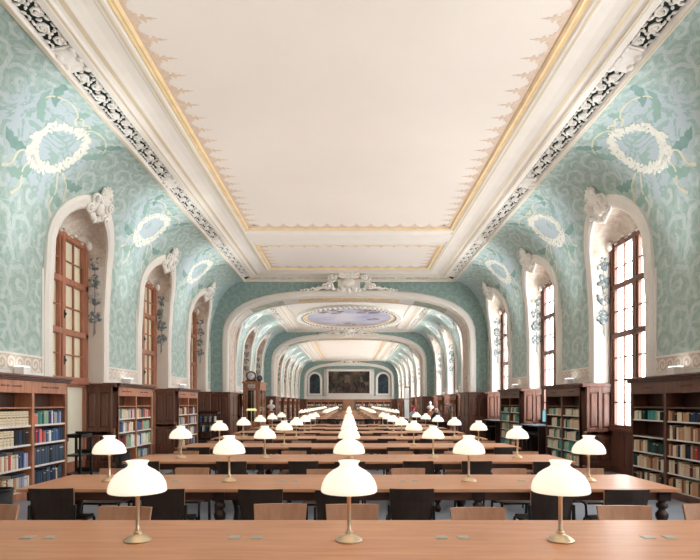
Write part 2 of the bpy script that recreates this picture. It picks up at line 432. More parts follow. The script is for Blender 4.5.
nn=0
trim_count=0
for key,sec in SECT.items():
    far=(key!='A')
    for side in (-1,1):
        for yc in sec['niches']:
            trim_count+=1
            tm=MB(); o0=niche_outline(yc,0); o1=niche_outline(yc,.06); o2=niche_outline(yc,.2); o3=niche_outline(yc,.27)
            rows=[]
            for a,b,c,d in zip(o0,o1,o2,o3):
                z0=2.06
                cl=lambda p:(p[0],max(p[1],z0))
                a,b,c,d=map(cl,(a,b,c,d))
                rows.append([surf(sec,side,a[0],a[1],-.03),surf(sec,side,a[0],a[1],.05),surf(sec,side,b[0],b[1],.085),surf(sec,side,c[0],c[1],.085),
                             surf(sec,side,d[0],d[1],.045),surf(sec,side,d[0],d[1],-.02)])
            tm.grid(rows,smooth=False)
            tr=tm.build('trim_%d'%trim_count,M['cream']); tag(tr,kind='structure')
            # reveal
            rv=MB(); rows=[]; NR=8
            idx=range(len(o0))
            for i,(y,z) in enumerate(o0):
                if 3<=i<=3+NTH:
                    t=pi*(i-3)/NTH; c=cos(t)
                    if abs(c)>.8: yb=yc-math.copysign(RH-.02,c); zb=ZS+(5.32-ZS)*(1-abs(c))/.2
                    else: yb=yc-(RH-.02)*c/.8; zb=5.32
                    arched=sin(t)
                else: yb=yc+math.copysign(RH-.02,y-yc); zb=z; arched=0
                p0=Vector(surf(sec,side,y,z,.0)); p1=Vector((side*XWIN,yb,zb)); row=[]
                for k in range(NR+1):
                    f=k/NR; p=p0.lerp(p1,f); g=sin(pi*f)*arched
                    p.z+=.17*g; p.x+=side*.10*g
                    row.append(tuple(p))
                rows.append(row)
            rv.grid(rows[:4],0,True); rv.grid(rows[3:5+NTH-1],1,True); rv.grid(rows[3+NTH:],0,True)
            r=rv.build('niche_reveal',[M['jamb'],M['vault']],walls[side],recalc=False)
            # crest on the crown
            cm=MB(); zc=ZS+RZ+.10; x,z=cove(sec,zc,.03); x2,z2=cove(sec,zc+.05,.03)
            ez=Vector((side*(x2-x),0,z2-z)).normalized(); ex=Vector((0,1,0)); en=ex.cross(ez)*1
            if en.x*side>0: en=-en
            cartouche(cm,(side*x,yc,z),ex,ez,en,.86 if not far else .7,wide=1.0)
            cr=cm.build('crest',M['white_relief'],tr)
            # shell scrolls where the vault meets the window head
            sm=MB()
            for k in range(-6,7):
                sm.blob((side*(XWIN-.08),yc+k*.15,5.34+.05*cos(k*1.9)),(.03,.07,.016+.012*(k%2)),None,7,4)
            if not far or True:
                sm.blob((side*(XWIN-.12),yc+RH-.10,5.30),(.08,.08,.12),None,8,6)
                sm.blob((side*(XWIN-.12),yc-RH+.10,5.30),(.08,.08,.12),None,8,6)
            sm.build('vault_scrollwork',M['white_relief'],walls[side])
            # painted garland on both jambs
            gm=MB(); rg=random.Random(int(yc*10)+side)
            for yy,dy in ((yc+RH,-1),(yc-RH,1)):
                for q,(zc_,n_) in enumerate(((4.92,14),(4.50,26),(4.10,28),(3.66,30))):
                    for k in range(n_):
                        a=rg.uniform(0,2*pi); rr=sqrt(rg.uniform(.01,1))*.14
                        xx=6.02+rr*cos(a)*.95; zz=zc_+rr*sin(a)*1.05
                        gm.blob((side*xx,yy+dy*.012,zz),(rg.uniform(.04,.07),.03,rg.uniform(.03,.055)),Matrix.Rotation(rg.uniform(0,3),3,'Y'),6,4,1 if rg.random()<.42 else 0)
                gm.tube([(side*6.02,yy+dy*.008,z) for z in (4.95,4.4,3.9,3.5,3.25)],.012,5,0)
                gm.tube([(side*6.05,yy+dy*.008,z) for z in (3.55,3.4,3.2)],.008,5,0)
            gm.build('garland',[M['garland'],M['garlandw']],walls[side])
            # window -----------------------------------------------------------
            nn+=1
            zb=1.0 if side>0 else 2.08
            wt=bpy.data.objects.new('window_%d'%nn,None); C.objects.link(wt); wt.location=(0,0,0); tag(wt,kind='structure')
            wf=MB(); xw=XWIN; y0,y1=yc-RH+.01,yc+RH-.01; ztop=5.34
            bx=lambda a,b,c,d,dx=.05,off=0: wf.box(side*(xw-dx-off),side*(xw+dx-off),a,b,c,d)
            bx(y0,y0+.12,zb,ztop,.07); bx(y1-.12,y1,zb,ztop,.07); bx(y0,y1,ztop-.13,ztop,.07); bx(y0,y1,zb,zb+.12,.08)
            bx(yc-.065,yc+.065,zb,ztop,.065,.01)
            tiers=[ztop-.13,4.30,3.18,zb+.12]
            for t in (4.30,3.18): bx(y0,y1,t-.065,t+.065,.065,.005)
            for lo,hi,nr in ((4.30,ztop-.13,2),(3.18,4.30,2),(zb+.12,3.18,2 if side<0 else 4)):
                for k in range(1,nr):
                    z=lo+(hi-lo)*k/nr; bx(y0,y1,z-.016,z+.016,.025)
            for q in (y0+.12+(yc-.065-y0-.12)/2, yc+.065+(yc-.065-y0-.12)/2):
                bx(q-.016,q+.016,zb,ztop,.025)
            # casement stiles
            for q in (y0+.15,yc-.095,yc+.095,y1-.15): bx(q-.03,q+.03,zb+.1,ztop-.1,.045)
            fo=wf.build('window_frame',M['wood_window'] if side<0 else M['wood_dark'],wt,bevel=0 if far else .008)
            hb=MB()
            for zz in ((2.55,3.55) if side<0 else (1.95,3.6)):
                hb.box(side*(xw-.07),side*(xw-.09),yc-.016,yc+.016,zz-.09,zz+.09); hb.blob((side*(xw-.105),yc,zz),(.022,.016,.035),None,8,6)
            hb.build('handle',M['brass'] if side>0 else M['black'],fo)
            gp=MB(); gp.box(side*(xw+.012),side*(xw+.018),y0+.05,y1-.05,zb+.05,ztop-.05)
            gp.build('pane',M['glass'],wt)
            if side<0:
                bl=MB(); bl.box(side*(xw+.06),side*(xw+.08),y0,y1,.25,ztop); bl.build('blind',M['blindlit'],wt)
                lf=MB()
                for a,b,c,d in ((y0,y0+.12,0,zb),(y1-.12,y1,0,zb),(y0,y1,0,.3),(y0,y1,zb-.1,zb)):
                    lf.box(side*(xw-.05),side*(xw+.04),a,b,c,d)
                lf.box(side*(xw-.12),side*(xw+.04),y0-.02,y1+.02,zb-.03,zb+.03)
                lf.build('lower_panel_frame',M['wood_window'],wt)
                pp=MB(); pp.box(side*(xw+.02),side*(xw+.04),y0,y1,.28,zb-.08); pp.build('lower_panel',M['blind'],wt)
            else:
                lf=MB(); lf.box(side*(xw-.04),side*(xw+.06),y0,y1,0,zb)
                for q in range(3):
                    a=y0+.08+q*(y1-y0-.1)/3; lf.box(side*(xw-.065),side*(xw-.04),a+.06,a+(y1-y0-.1)/3-.06,.16,zb-.14)
                lf.box(side*(xw-.12),side*(xw),y0-.02,y1+.02,zb-.03,zb+.035)
                lf.build('lower_panel',M['wood_dark'],wt,bevel=0 if far else .008)
            # wooden jamb wainscot
            jw=MB()
            for ya,dy in ((yc+RH,-1),(yc-RH,1)):
                y_=ya; ye=ya+dy*.05
                jw.box(side*5.60,side*(XWIN+.03),y_,ye,0,2.0)
                jw.box(side*5.50,side*(XWIN+.0),y_,y_+dy*.10,2.0,2.08); jw.box(side*5.52,side*(XWIN),y_,y_+dy*.08,.0,.14)
                jw.box(side*5.54,side*(XWIN),y_,y_+dy*.085,.86,.95)
                panelled(jw,lambda c,h,z,ye=ye,dy=dy,side=side:(side*c,ye+dy*h,z),5.60,XWIN+.02,.14,2.0,((5.66,5.88),(5.96,6.18)),((.24,.82),(1.02,1.88)))
            jw.build('jamb_wainscot',M['wood_dark'],walls[side],bevel=0 if far else .006)
        # wall base border and wainscot on solid piers
        edges=[sec['y0']]
        for yc in sec['niches']: edges+=[yc-RH,yc+RH]
        edges.append(sec['y1'])
        bd=MB(); wn=MB(); fm=MB()
        for i in range(0,len(edges),2):
            a,b=edges[i]+(.27 if i>0 else 0),edges[i+1]-(.27 if i<len(edges)-2 else 0)
            x=side*(W-.012)
            bd.add([(x,a+.05,2.20),(x,b-.05,2.20),(x,b-.05,2.46),(x,a+.05,2.46)],[(0,1,2,3)])
            for z0,z1 in ((2.05,2.19),(2.46,2.50)): fm.box(side*(W-.035),side*W,a,b,z0,z1)
            fm.box(side*(W-.03),side*W,a,a+.05,2.05,4.2); fm.box(side*(W-.03),side*W,b-.05,b,2.05,4.2)
            a,b=edges[i],edges[i+1]
            wn.box(side*(W-.03),side*(W+.02),a,b,0,2.0); wn.box(side*(W-.10),side*W,a,b,2.0,2.07)
        bo=bd.build('painted_border',M['border'],walls[side],uvf=lambda co,i:(co.y,(co.z-2.2)/.26))
        fm.build('border_moulding',M['cream'],walls[side]); wn.build('wainscot',M['wood_dark'],walls[side])

# wreaths and ribbons painted on the coves -----------------------------------
def onc(sec,side,y,s,off=.006):
    # s: cove arclength-ish param measured by angle; returns surface point with vertical size in metres
    b=sec['Hc']-H0; a=W-sec['Xc']; p=s
    z=H0+b*sin(p); return Vector(surf(sec,side,y,z,off))
for key in ('A','B','Cc'):
    sec=SECT[key]; b=sec['Hc']-H0; a_=W-sec['Xc']; L=(a_+b)*.5
    ys=[(p+q)/2+(.32 if key=='A' else .2) for p,q in zip(sec['niches'][:-1],sec['niches'][1:])]
    if key=='A': ys=[y for y in ys if y>3]+[]
    for side in (-1,1):
        wm=MB(); rm=MB(); lm=MB(); rg=random.Random(5)
        for yc in ys:
            pc=.98*1.0
            f=lambda u,v,off=.006: onc(sec,side,yc+u,min(1.5,pc+v/L),off)
            def fr(u,v):
                p=f(u,v); tu=(f(u+.02,v)-p).normalized(); tv=(f(u,v+.02)-p).normalized(); return Matrix((tu,tv,tu.cross(tv))).transposed()
            for k in range(96):
                t=2*pi*k/96
                for q in range(3):
                    rr=.50+rg.uniform(-.10,.10); ea,eb=rr*cos(t)*1.22,rr*sin(t)*.84; u,v=ea*.77-eb*.64,ea*.64+eb*.77
                    wm.blob(f(u,v,.004),(rg.uniform(.04,.075),rg.uniform(.022,.036),.006),fr(u,v)@Matrix.Rotation(t+pi/2+rg.uniform(-.9,.9),3,'Z'),6,4)
            def ribbon(pts,w0=.024,mb=rm):
                rows=[]
                # catmull-rom sample
                P=[Vector((x,y,0)) for x,y in pts]; S=[]
                for i in range(len(P)-1):
                    p0,p1,p2,p3=P[max(i-1,0)],P[i],P[i+1],P[min(i+2,len(P)-1)]
                    for k in range(6):
                        t=k/6; S.append(.5*((2*p1)+(p2-p0)*t+(2*p0-5*p1+4*p2-p3)*t*t+(3*p1-p0-3*p2+p3)*t**3))
                S.append(P[-1])
                for i,p in enumerate(S):
                    d=(S[min(i+1,len(S)-1)]-S[max(i-1,0)]); d=Vector((-d.y,d.x,0)).normalized()
                    w=w0*(.55+.45*abs(sin(i*.45+.6)))
                    rows.append([f(p.x-d.x*w,p.y-d.y*w,.002),f(p.x-d.x*w,p.y-d.y*w,.006),f(p.x+d.x*w,p.y+d.y*w,.006),f(p.x+d.x*w,p.y+d.y*w,.002)])
                mb.grid([[tuple(q) for q in r] for r in rows],smooth=False)
            for sg in (-1,1):
                ribbon([(sg*.12,.58),(sg*.3,.78),(sg*.62,.84),(sg*.9,.68),(sg*1.0,.48)])
                ribbon([(sg*.05,.55),(sg*.22,.66),(sg*.12,.78),(0,.68)],.028)
                ribbon([(sg*.35,-.42),(sg*.5,-.7),(sg*.44,-.95),(sg*.62,-1.12)])
                ribbon([(sg*.45,-.36),(sg*.72,-.5),(sg*.8,-.74),(sg*.98,-.84)],.026)
                # large painted acanthus leaves around the wreath
                for (u0,v0,an,ln,dk) in ((.62,.12,.3,.75,0),(.70,.52,.5,.8,1),(.62,-.42,-.5,.6,1),(.30,-.62,-1.0,.6,0),(.15,.62,.9,.42,0)):
                    pts=[];K=9
                    prof=[.02,.06,.11,.075,.12,.075,.10,.045,.0]
                    left=[];right=[]
                    for k in range(K):
                        t=k/(K-1); bend=an+t*1.3; 
                        px=u0+ln*t*cos(an+.65*t); py=v0+ln*t*sin(an+.65*t)
                        nx,ny=-sin(bend),cos(bend); w=prof[k]
                        left.append((px+nx*w,py+ny*w)); right.append((px-nx*w*.7,py-ny*w*.7))
                    rows=[[tuple(f(sg*l[0],l[1],.003)),tuple(f(sg*(l[0]+r_[0])/2,(l[1]+r_[1])/2,.007)),tuple(f(sg*r_[0],r_[1],.003))] for l,r_ in zip(left,right)]
                    lm.grid(rows,dk)
        wm.build('painted_wreath',M['wreath'],walls[side]); rm.build('painted_ribbon',M['ribbon'],walls[side]); lm.build('painted_acanthus',[M['leafg'],M['leafd']],walls[side])

# ------------------------------------------------------------------ floor, back and end walls
mb=MB(); mb.box(-6.6,6.6,-4.8,64.2,-.12,0); tag(mb.build('floor',M['floor']),kind='structure')
mb=MB(); mb.box(-6.6,6.6,-4.8,-4.5,0,7.4); wb=mb.build('wall_back',M['cream']); tag(wb,kind='structure')
mb=MB(); mb.box(-5.9,5.9,-4.5,-4.44,0,2.05); mb.build('wainscot',M['wood_dark'],wb)
mb=MB(); mb.box(-6.3,6.3,63.4,63.7,0,7.2); we=mb.build('wall_end',M['damask'],uvf=lambda co,i:(co.x,co.z)); tag(we,kind='structure')
mb=MB()
mb.box(-5.2,5.2,63.32,63.4,2.05,2.45)
for a,b,c,d in ((-3.0,-2.72,2.45,5.6),(2.72,3.0,2.45,5.6),(-3,3,5.4,5.7),(-3,3,2.4,2.62)): mb.box(a,b,63.3,63.4,c,d)
mb.build('end_wall_moulding',M['cream'],we)

# ------------------------------------------------------------------ arch walls
def supell(hw,top,n=22,spr=4.1):
    pts=[(-hw,0),(-hw,1.0),(-hw,2.06),(-hw,3.1),(-hw,spr)]; b=top-spr
    for k in range(1,n):
        t=pi*k/n; c,s=cos(t),sin(t); pts.append((-hw*math.copysign(abs(c)**(2/3),c),spr+b*abs(s)**(2/3)))
    pts+=[(hw,spr),(hw,3.1),(hw,2.06),(hw,1.0),(hw,0)]
    return pts
def arch(y0,y1,name,hw=5.34,top=6.37):
    inn=supell(hw-.26,top-.26); out=supell(hw,top); N=len(inn)
    big=[]
    for i,(x,z) in enumerate(out):
        if z<=4.1: big.append((math.copysign(6.35,x),z))
        else:
            t=pi*(i-4)/22; big.append((-6.35*max(-1,min(1,1.42*cos(t))),4.1+3.3*min(1,1.42*sin(t))))
    mb=MB()
    mb.grid([[(o[0],y0,o[1]),(b[0],y0,b[1])] for o,b in zip(inn,big)],0,False)
    mb.grid([[(o[0],y1,o[1]),(b[0],y1,b[1])] for o,b in zip(inn,big)],0,False)
    a=mb.build(name,M['damask'],uvf=lambda co,i:(co.x+.3,co.z),recalc=False); tag(a,kind='structure')
    tm=MB()
    mid=supell(hw-.06,top-.06); mi2=supell(hw-.2,top-.2)
    for yy,d in ((y0,-1),(y1,1)):
        tm.grid([[(p[0],yy+.0*d,p[1]),(p[0],yy+.03*d,p[1]),(q[0],yy+.07*d,q[1]),(r[0],yy+.07*d,r[1]),(s[0],yy+.04*d,s[1]),(s[0],yy,s[1])] for p,q,r,s in zip(out,mid,mi2,inn)],0,False)
    tm.build('arch_trim',M['cream'],a)
    # intrados
    so=MB(); ys=[y0,y0+.16,y0+.2,y1-.2,y1-.16,y1]
    for i in range(N-1):
        p,q=inn[i],inn[i+1]; xm=abs(p[0]+q[0])/2; zm=(p[1]+q[1])/2
        for j in range(5):
            if j!=2: mi=0
            elif zm<2.1: mi=0
            elif xm<2.45 and zm>5: mi=2
            elif xm<2.75 and zm>5: mi=0
            elif xm<4.35 and zm>4.6: mi=1
            elif zm>5.0: mi=0
            else: mi=3
            dep=0
            so.add([(p[0],ys[j],p[1]),(q[0],ys[j],q[1]),(q[0],ys[j+1],q[1]),(p[0],ys[j+1],p[1])],[(0,1,2,3)],mi,False)
    so.build('arch_soffit',[M['cream'],M['soffit_green'],M['soffit_tan'],M['soffit_pink']],a,recalc=False)
    # slim gilt-and-white ribs on the soffit
    rb=MB()
    for yy in (y0+.18,y1-.18):
        rb.tube([(x*.997,yy,z-.01 if z>4 else z) for x,z in inn if z>=2.06],.03,6)
    rb.build('soffit_rib',M['white_relief'],a)
    # wood panelling of the piers
    wp=MB()
    for sd in (-1,1):
        xi=hw-.26
        wp.box(sd*(xi-.05),sd*6.3,y0-.09,y1+.09,0,2.0); wp.box(sd*(xi-.12),sd*6.3,y0-.16,y1+.16,2.0,2.08); wp.box(sd*(xi-.1),sd*6.3,y0-.13,y1+.13,.88,.96); wp.box(sd*(xi-.1),sd*6.3,y0-.13,y1+.13,0,.14)
        panelled(wp,lambda c,h,z,sd=sd:(sd*c,y0-.09-h,z),xi-.05,xi+.86,.14,2.0,((xi+.02,xi+.30),(xi+.40,xi+.72)),((.24,.82),(1.04,1.88)))
        w=y1-y0
        if w>1: panelled(wp,lambda c,h,z,sd=sd:(sd*(xi-.05-h),c,z),y0-.05,y1+.05,.14,2.0,((y0+.05,y0+w/2-.06),(y0+w/2+.06,y1-.05)),((.24,.82),(1.04,1.88)))
    wp.build('pier_panelling',M['wood_dark'],a,bevel=.008)
    # crown crest
    cm=MB(); cm.box(-.45,.45,y0-.7,y0,top-.05,top+.3); cartouche(cm,(0,y0-.74,top+.14),(1,0,0),(0,0,1),(0,-1,0),1.15,wide=1.7)
    for sg in (-1,1):
        pts=[(sg*(.9+.12*k),y0-.12,top+.05-.012*k*k*.25+.05*sin(k)) for k in range(10)]
        cm.tube(pts,[.07-.006*k for k in range(10)],6)
        for k in range(9): cm.blob((sg*(.95+.13*k),y0-.14,top+.12-.02*k),(.11-.006*k,.05,.045),Matrix.Rotation(sg*(.5 if k%2 else -.5),3,'Y'),7,5)
    cm.build('crown_crest',M['white_relief'],a)
    return a
arch(22.3,23.7,'wall_first_arch'); arch(36.3,37.7,'wall_second_arch'); arch(62.7,63.35,'wall_third_arch')

# ------------------------------------------------------------------ ceiling
ceil_root=MB()
for s in SECT.values(): ceil_root.box(-4.7,4.7,s['y0']-.05,s['y1']+.05,s['Hp']+.02,s['Hp']+.12)
CE=ceil_root.build('ceiling',M['panel']); tag(CE,kind='structure')
mb=MB(); mb.box(-6.7,6.7,-4.8,64,7.5,7.6); 
for sd in (-1,1): mb.box(sd*4.5,sd*6.7,-4.8,64,6.95,7.5)
mb.build('roof_slab',M['cream'],CE)
def ringpts(sec,d,h): 
    x=sec['Xc']-d; a,b=sec['y0']+d,sec['y1']-d
    return [(-x,a,h),(x,a,h),(x,b,h),(-x,b,h)]
def scroll_motif(mb,fn,L,w,nseg=12,sides=5):
    """rinceau unit in (u along, v across 0..1); fn(u,v,h)->point"""
    for (cu,cv,r0,d,st) in ((.27*L,.36*w,.27*w,1,-.4),(.76*L,.64*w,.27*w,-1,pi+.4-1)):
        pts=[];rr=[]
        for k in range(nseg+1):
            f=k/nseg; rad=r0*(1-.8*f)+.02*w; a=st+d*f*3.3*pi
            pts.append(fn(cu+rad*cos(a)*1.15,cv+rad*sin(a),.02+.015*f)); rr.append((.068*w+.006)*(1-.4*f))
        mb.tube(pts,rr,sides); mb.blob(fn(cu,cv,.035),(.05*w+.006,)*3,None,6,4)
    for (u,v,an,ln) in ((.04*L,.82*w,.4,.34),(.10*L,.14*w,-.3,.34),(.46*L,.12*w,.9,.34),(.52*L,.86*w,2.6,.36),(.5*L,.5*w,1.2,.3),(.90*L,.16*w,2.4,.32),(.97*L,.84*w,3.6,.3),(.27*L,.86*w,.2,.3),(.72*L,.10*w,3.3,.3),(.02*L,.48*w,1.0,.26),(.60*L,.30*w,-1.1,.24),(.42*L,.74*w,2.0,.24)):
        pts=[];rr=[]
        for k in range(5):
            f=k/4; a=an+1.5*f; pts.append(fn(u+ln*w*(f-.5)*cos(an+.75*f),v+ln*w*(f-.5)*sin(an+.75*f)+.05*w*sin(pi*f),.018+.014*sin(pi*f))); rr.append((.012+.062*sin(pi*(.15+.8*f)))*w)
        mb.tube(pts,rr,5)
for key,sec in SECT.items():
    Hc,Hp=sec['Hc'],sec['Hp']; k=(Hp-Hc)/.21
    P=[(-.04,.06),(0,.04),(0,-.01),(.02,-.02),(.085,-.02),(.10,.02),(.10,.07)]
    Q=[(.10,.07),(.40,.13)]
    S=[(.40,.13),(.40,.075),(.42,.06),(.52,.06),(.54,.075),(.57,.08),(.60,.11),(.66,.125),(.74,.125),(.80,.15),(.92,.175),(1.08,.18),(1.10,.165),(1.22,.165),(1.24,.19),(1.26,.215)]
    for nm_,pr,mat in (('cornice_band',P,'cream'),('frieze_ground',Q,'recess'),('coved_moulding',S,'cream')):
        m=MB()
        m.grid([ringpts(sec,d,Hc+h*k) for d,h in pr],0,False,close=True)
        if nm_=='frieze_ground':
            for q_ in range(len(m.m)): m.m[q_]=1 if q_%4 in (0,2) else 0
        m.build(nm_,[M[mat],M['beigeline']],CE,recalc=False)
    # thin beige painted lines on the moulding
    m=MB()
    for d,h in ((.545,.068),(.70,.118),(.045,-.028),(1.16,.158)):
        m.grid([ringpts(sec,d-.02 if d!=.70 else d-.035,Hc+h*k),ringpts(sec,d+.02 if d!=.70 else d+.035,Hc+(h)*k)],0,False,close=True)
    m.build('painted_line',M['beigeline'],CE,recalc=False)
    # openwork frieze
    fm=MB(); L=.56 if key=='A' else .7; w=.30
    dz=.06*k
    y=sec['y0']+.5 if key!='A' else 1.0
    pl=[7.9+4.47*i for i in range(-2,4)] if key=='A' else ([sec['y0']+2+4.2*i for i in range(7)])
    while y<sec['y1']-.75:
        for sd in (-1,1):
            plaque=any(abs(y+L/2-p)<.42 for p in pl)
            fn=lambda u,v,h,sd=sd,y=y:(sd*(sec['Xc']-.10-v),y+u,Hc+(.07+.2*v)*k-h)
            if plaque: 
                a=y+.0; b_=y+L
                for ins,hh in ((0,.03),(.04,.045),(.08,.03)):
                    q0,q1=fn(ins,.0+ins*.6,hh),fn(L-ins,w-ins*.6,hh)
                    fm.hexa([fn(ins,ins*.6,hh),fn(L-ins,ins*.6,hh),fn(L-ins,w-ins*.6,hh),fn(ins,w-ins*.6,hh)],[fn(ins,ins*.6,-.01),fn(L-ins,ins*.6,-.01),fn(L-ins,w-ins*.6,-.01),fn(ins,w-ins*.6,-.01)])
                for t in range(5): fm.blob(fn(L*(.1+.2*t),w*(.1 if t%2 else .92),.05),(.06,.07,.035),None,6,4)
            else: scroll_motif(fm,fn,L,w,11 if key=='A' else 8,5 if key=='A' else 4)
        y+=L
    x=-sec['Xc']+.6
    while x<sec['Xc']-.9:
        fn=lambda u,v,h,x=x:(x+u,sec['y1']-.10-v,Hc+(.07+.2*v)*k-h)
        scroll_motif(fm,fn,.7,w,8,4); x+=.7
    # row of little beads beside the frieze
    fm.build('openwork_frieze',M['white_relief'],CE)

def goldframe(x0,x1,y0,y1,z,w=.13,name='gilded_rail'):
    m=MB()
    def rg(d,h): return [(x0+d,y0+d,h),(x1-d,y0+d,h),(x1-d,y1-d,h),(x0+d,y1-d,h)]
    m.grid([rg(0,z),rg(0,z-.03),rg(.02,z-.05),rg(w*.4,z-.035),rg(w*.55,z-.035),rg(w*.75,z-.055),rg(w,z-.03),rg(w,z)],0,False,close=True)
    return m.build(name,M['gold'],CE,recalc=False)
def fleurons(x0,x1,y0,y1,z,step,size,name='painted_fleurons'):
    """painted border: scalloped arches with a spiked lily over each joint"""
    m=MB()
    half=[(.0,.0),(.5,.0),(.5,.12),(.44,.17),(.38,.14),(.35,.22),(.28,.27),(.21,.23),(.24,.33),(.18,.38),(.09,.33),(.07,.42),(.13,.50),(.19,.50),(.17,.57),(.10,.60),(.05,.58),(.035,.68),(.06,.76),(.02,.84),(.0,1.0)]
    poly=[(a,b) for a,b in half[1:]]+[(-a,b) for a,b in half[1:-1][::-1]]
    def put(fn):
        m.prism([(a*step*1.0,b*size) for a,b in poly],fn,.0,.006)
    for (ax0,ax1,fixed,sgn,axis) in ((y0,y1,x0,1,'y'),(y0,y1,x1,-1,'y'),(x0,x1,y0,1,'x'),(x0,x1,y1,-1,'x')):
        n=max(1,round((ax1-ax0)/step)); st=(ax1-ax0)/n
        for i in range(n):
            c=ax0+st*(i+.5)
            if axis=='y': put(lambda a,b,h,c=c:(fixed+sgn*b,c+a,z-h))
            else: put(lambda a,b,h,c=c:(c+a,fixed+sgn*b,z-h))
    return m.build(name,M['tanrelief'],CE)
A=SECT['A']; hz=A['Hp']+.02
gx=A['Xc']-1.25
goldframe(-gx,gx,A['y0']+1.25,16.25,hz); fleurons(-gx+.13,gx-.13,A['y0']+1.38,16.12,hz,.43,.40)
goldframe(-gx,gx,17.75,A['y1']-1.27,hz); fleurons(-gx+.13,gx-.13,17.88,A['y1']-1.40,hz,.43,.36)
m=MB()
m.grid([[(-gx-.1,y,h),(gx+.1,y,h)] for y,h in ((16.27,hz),(16.27,hz-.05),(16.4,hz-.06),(16.45,hz-.03),(16.6,hz-.035),(16.65,hz-.07),(17.3,hz-.07),(17.35,hz-.035),(17.55,hz-.03),(17.6,hz-.06),(17.73,hz-.05),(17.73,hz))],0,False)
m.build('ceiling_beam_moulding',M['cream'],CE,recalc=False)
Cc=SECT['Cc']; hz=Cc['Hp']+.02; gx=Cc['Xc']-1.25
goldframe(-gx,gx,Cc['y0']+1.25,Cc['y1']-1.3,hz,.16); fleurons(-gx+.16,gx-.16,Cc['y0']+1.4,Cc['y1']-1.46,hz,.6,.45)
# oval painting of the middle bay
B=SECT['B']; hz=B['Hp']-.04; oy=30.9
def ell(a,b,h,n=64): return [(a*cos(2*pi*k/n),oy+b*sin(2*pi*k/n),h) for k in range(n)]
m=MB(); m.box(-4.26+1.2,4.26-1.2,B['y0']+1.2,B['y1']-1.2,hz+.005,hz+.06); m.build('middle_ceiling_plate',M['cream'],CE)
m=MB(); m.grid([ell(3.05,4.0,hz+.01),ell(3.05,4.0,hz-.10),ell(2.95,3.9,hz-.13),ell(2.62,3.5,hz-.10),ell(2.6,3.48,hz-.02)],0,True,close=True); m.build('oval_frame',M['jamb'],CE,recalc=False)
m=MB()
for k in range(72):
    t=2*pi*k/72; m.blob((3.0*cos(t),oy+3.95*sin(t),hz-.12),(.11,.11,.06),None,6,4)
for k in range(60):
    t=2*pi*k/60; m.blob((2.72*cos(t),oy+3.62*sin(t),hz-.11),(.06,.06,.05),None,6,4,1)
m.build('oval_leafwork',[M['white_relief'],M['garland']],CE)
m=MB(); m.grid([ell(2.6,3.48,hz-.05),ell(2.54,3.42,hz-.09),ell(2.42,3.28,hz-.05)],0,True,close=True); m.build('oval_gilt_rim',M['gold'],CE,recalc=False)
m=MB(); m.add(ell(2.45,3.32,hz-.03),[tuple(range(64))]); m.build('oval_sky_painting',M['sky_paint'],CE)
m=MB(); rg=random.Random(3)
for cx,cy,n_ in ((-1.0,28.8,9),(1.1,28.7,8),(-.2,33.2,6),(1.5,31.5,5)):
    for k in range(n_):
        m.blob((cx+rg.uniform(-.55,.55),cy+rg.uniform(-.5,.5),hz-.035),(rg.uniform(.12,.3),rg.uniform(.12,.28),.006),Matrix.Rotation(rg.uniform(0,3),3,'Z'),9,4)
m.build('oval_painted_figures',M['figures'],CE)
# panel mouldings either side of the oval
m=MB()
for sd in (-1,1):
    for x in (3.15,): m.tube([(sd*x,B['y0']+1.3,hz),(sd*x,B['y1']-1.3,hz)],.05,6)
m.build('side_moulding',M['cream'],CE)

# ------------------------------------------------------------------ end wall paintings
def arched_poly(w,h,n=12):
    p=[(-w/2,0),(w/2,0)]; r=w/2
    for k in range(n+1): a=pi*k/n; p.append((r*cos(a),h-r+r*sin(a)))
    return p
def painting(name,label,x,z,w,h,mat,archd=False,thick=.06,yy=63.3):
    t=thing(name,label,'painting',(x,yy,z))
    poly=arched_poly(w,h) if archd else [(-w/2,0),(w/2,0),(w/2,h),(-w/2,h)]
    big=arched_poly(w+.5,h+.5) if archd else [(-w/2-.22,-.22),(w/2+.22,-.22),(w/2+.22,h+.22),(-w/2-.22,h+.22)]
    if archd: big=[(a,b-.25) for a,b in big]
    m=MB(); n=len(poly)
    m.grid([[(a,-.0,b) for a,b in big],[(a,-.12,b) for a,b in big],[(a*.99,-.14,b) for a,b in poly],[(a,-.04,b) for a,b in poly]],0,False,close=True)
    m.build('frame',M['cream'],t,recalc=False)
    m=MB(); m.prism(poly,lambda a,b,hh:(a,-.045+hh,b),0,.03); cv=m.build('canvas',mat,t)
    return t,cv
t,cv=painting('mural_painting','wide dark figure painting in a cream frame, centre of the far wall',0,2.78,4.95,2.62,M['oil'])
m=MB(); rg=random.Random(8)
for k in range(15):   # generic dim shapes of a crowd and a table
    x=-2.2+k*.31+rg.uniform(-.1,.1); hgt=rg.uniform(.5,1.0); zz=rg.uniform(.25,.9)
    m.blob((x,-.046,zz+hgt*.3),(rg.uniform(.1,.22),.006,hgt*.4),Matrix.Rotation(rg.uniform(-.4,.4),3,'Y'),9,6,rg.choice([0,0,1,1,0]))
for x,z,w,h in ((-1.9,1.7,.5,.9),(-.55,1.25,.75,1.0),(.1,.55,.9,.22),(1.3,1.3,.35,.7),(1.9,.9,.5,.5),(-1.4,.5,.6,.2)):
    m.hexa([(x,-.052,z),(x+w,-.052,z+.04),(x+w,-.042,z+.04),(x,-.042,z)],[(x+.05,-.052,z+h),(x+w-.04,-.052,z+h-.05),(x+w-.04,-.042,z+h-.05),(x+.05,-.042,z+h)],3)
for k in range(26):
    x=-2.1+k*.165; z=rg.uniform(.5,1.1); m.blob((x,-.056,z),(rg.uniform(.07,.13),.006,rg.uniform(.2,.42)),None,8,6,rg.choice([0,0,1])); m.blob((x,-.06,z+.42),(.05,.006,.06),None,7,5,3)
m.build('painted_figures',[M['screen_off'],M['wood_back'],M['oilpale'],M['oilmid']],cv)
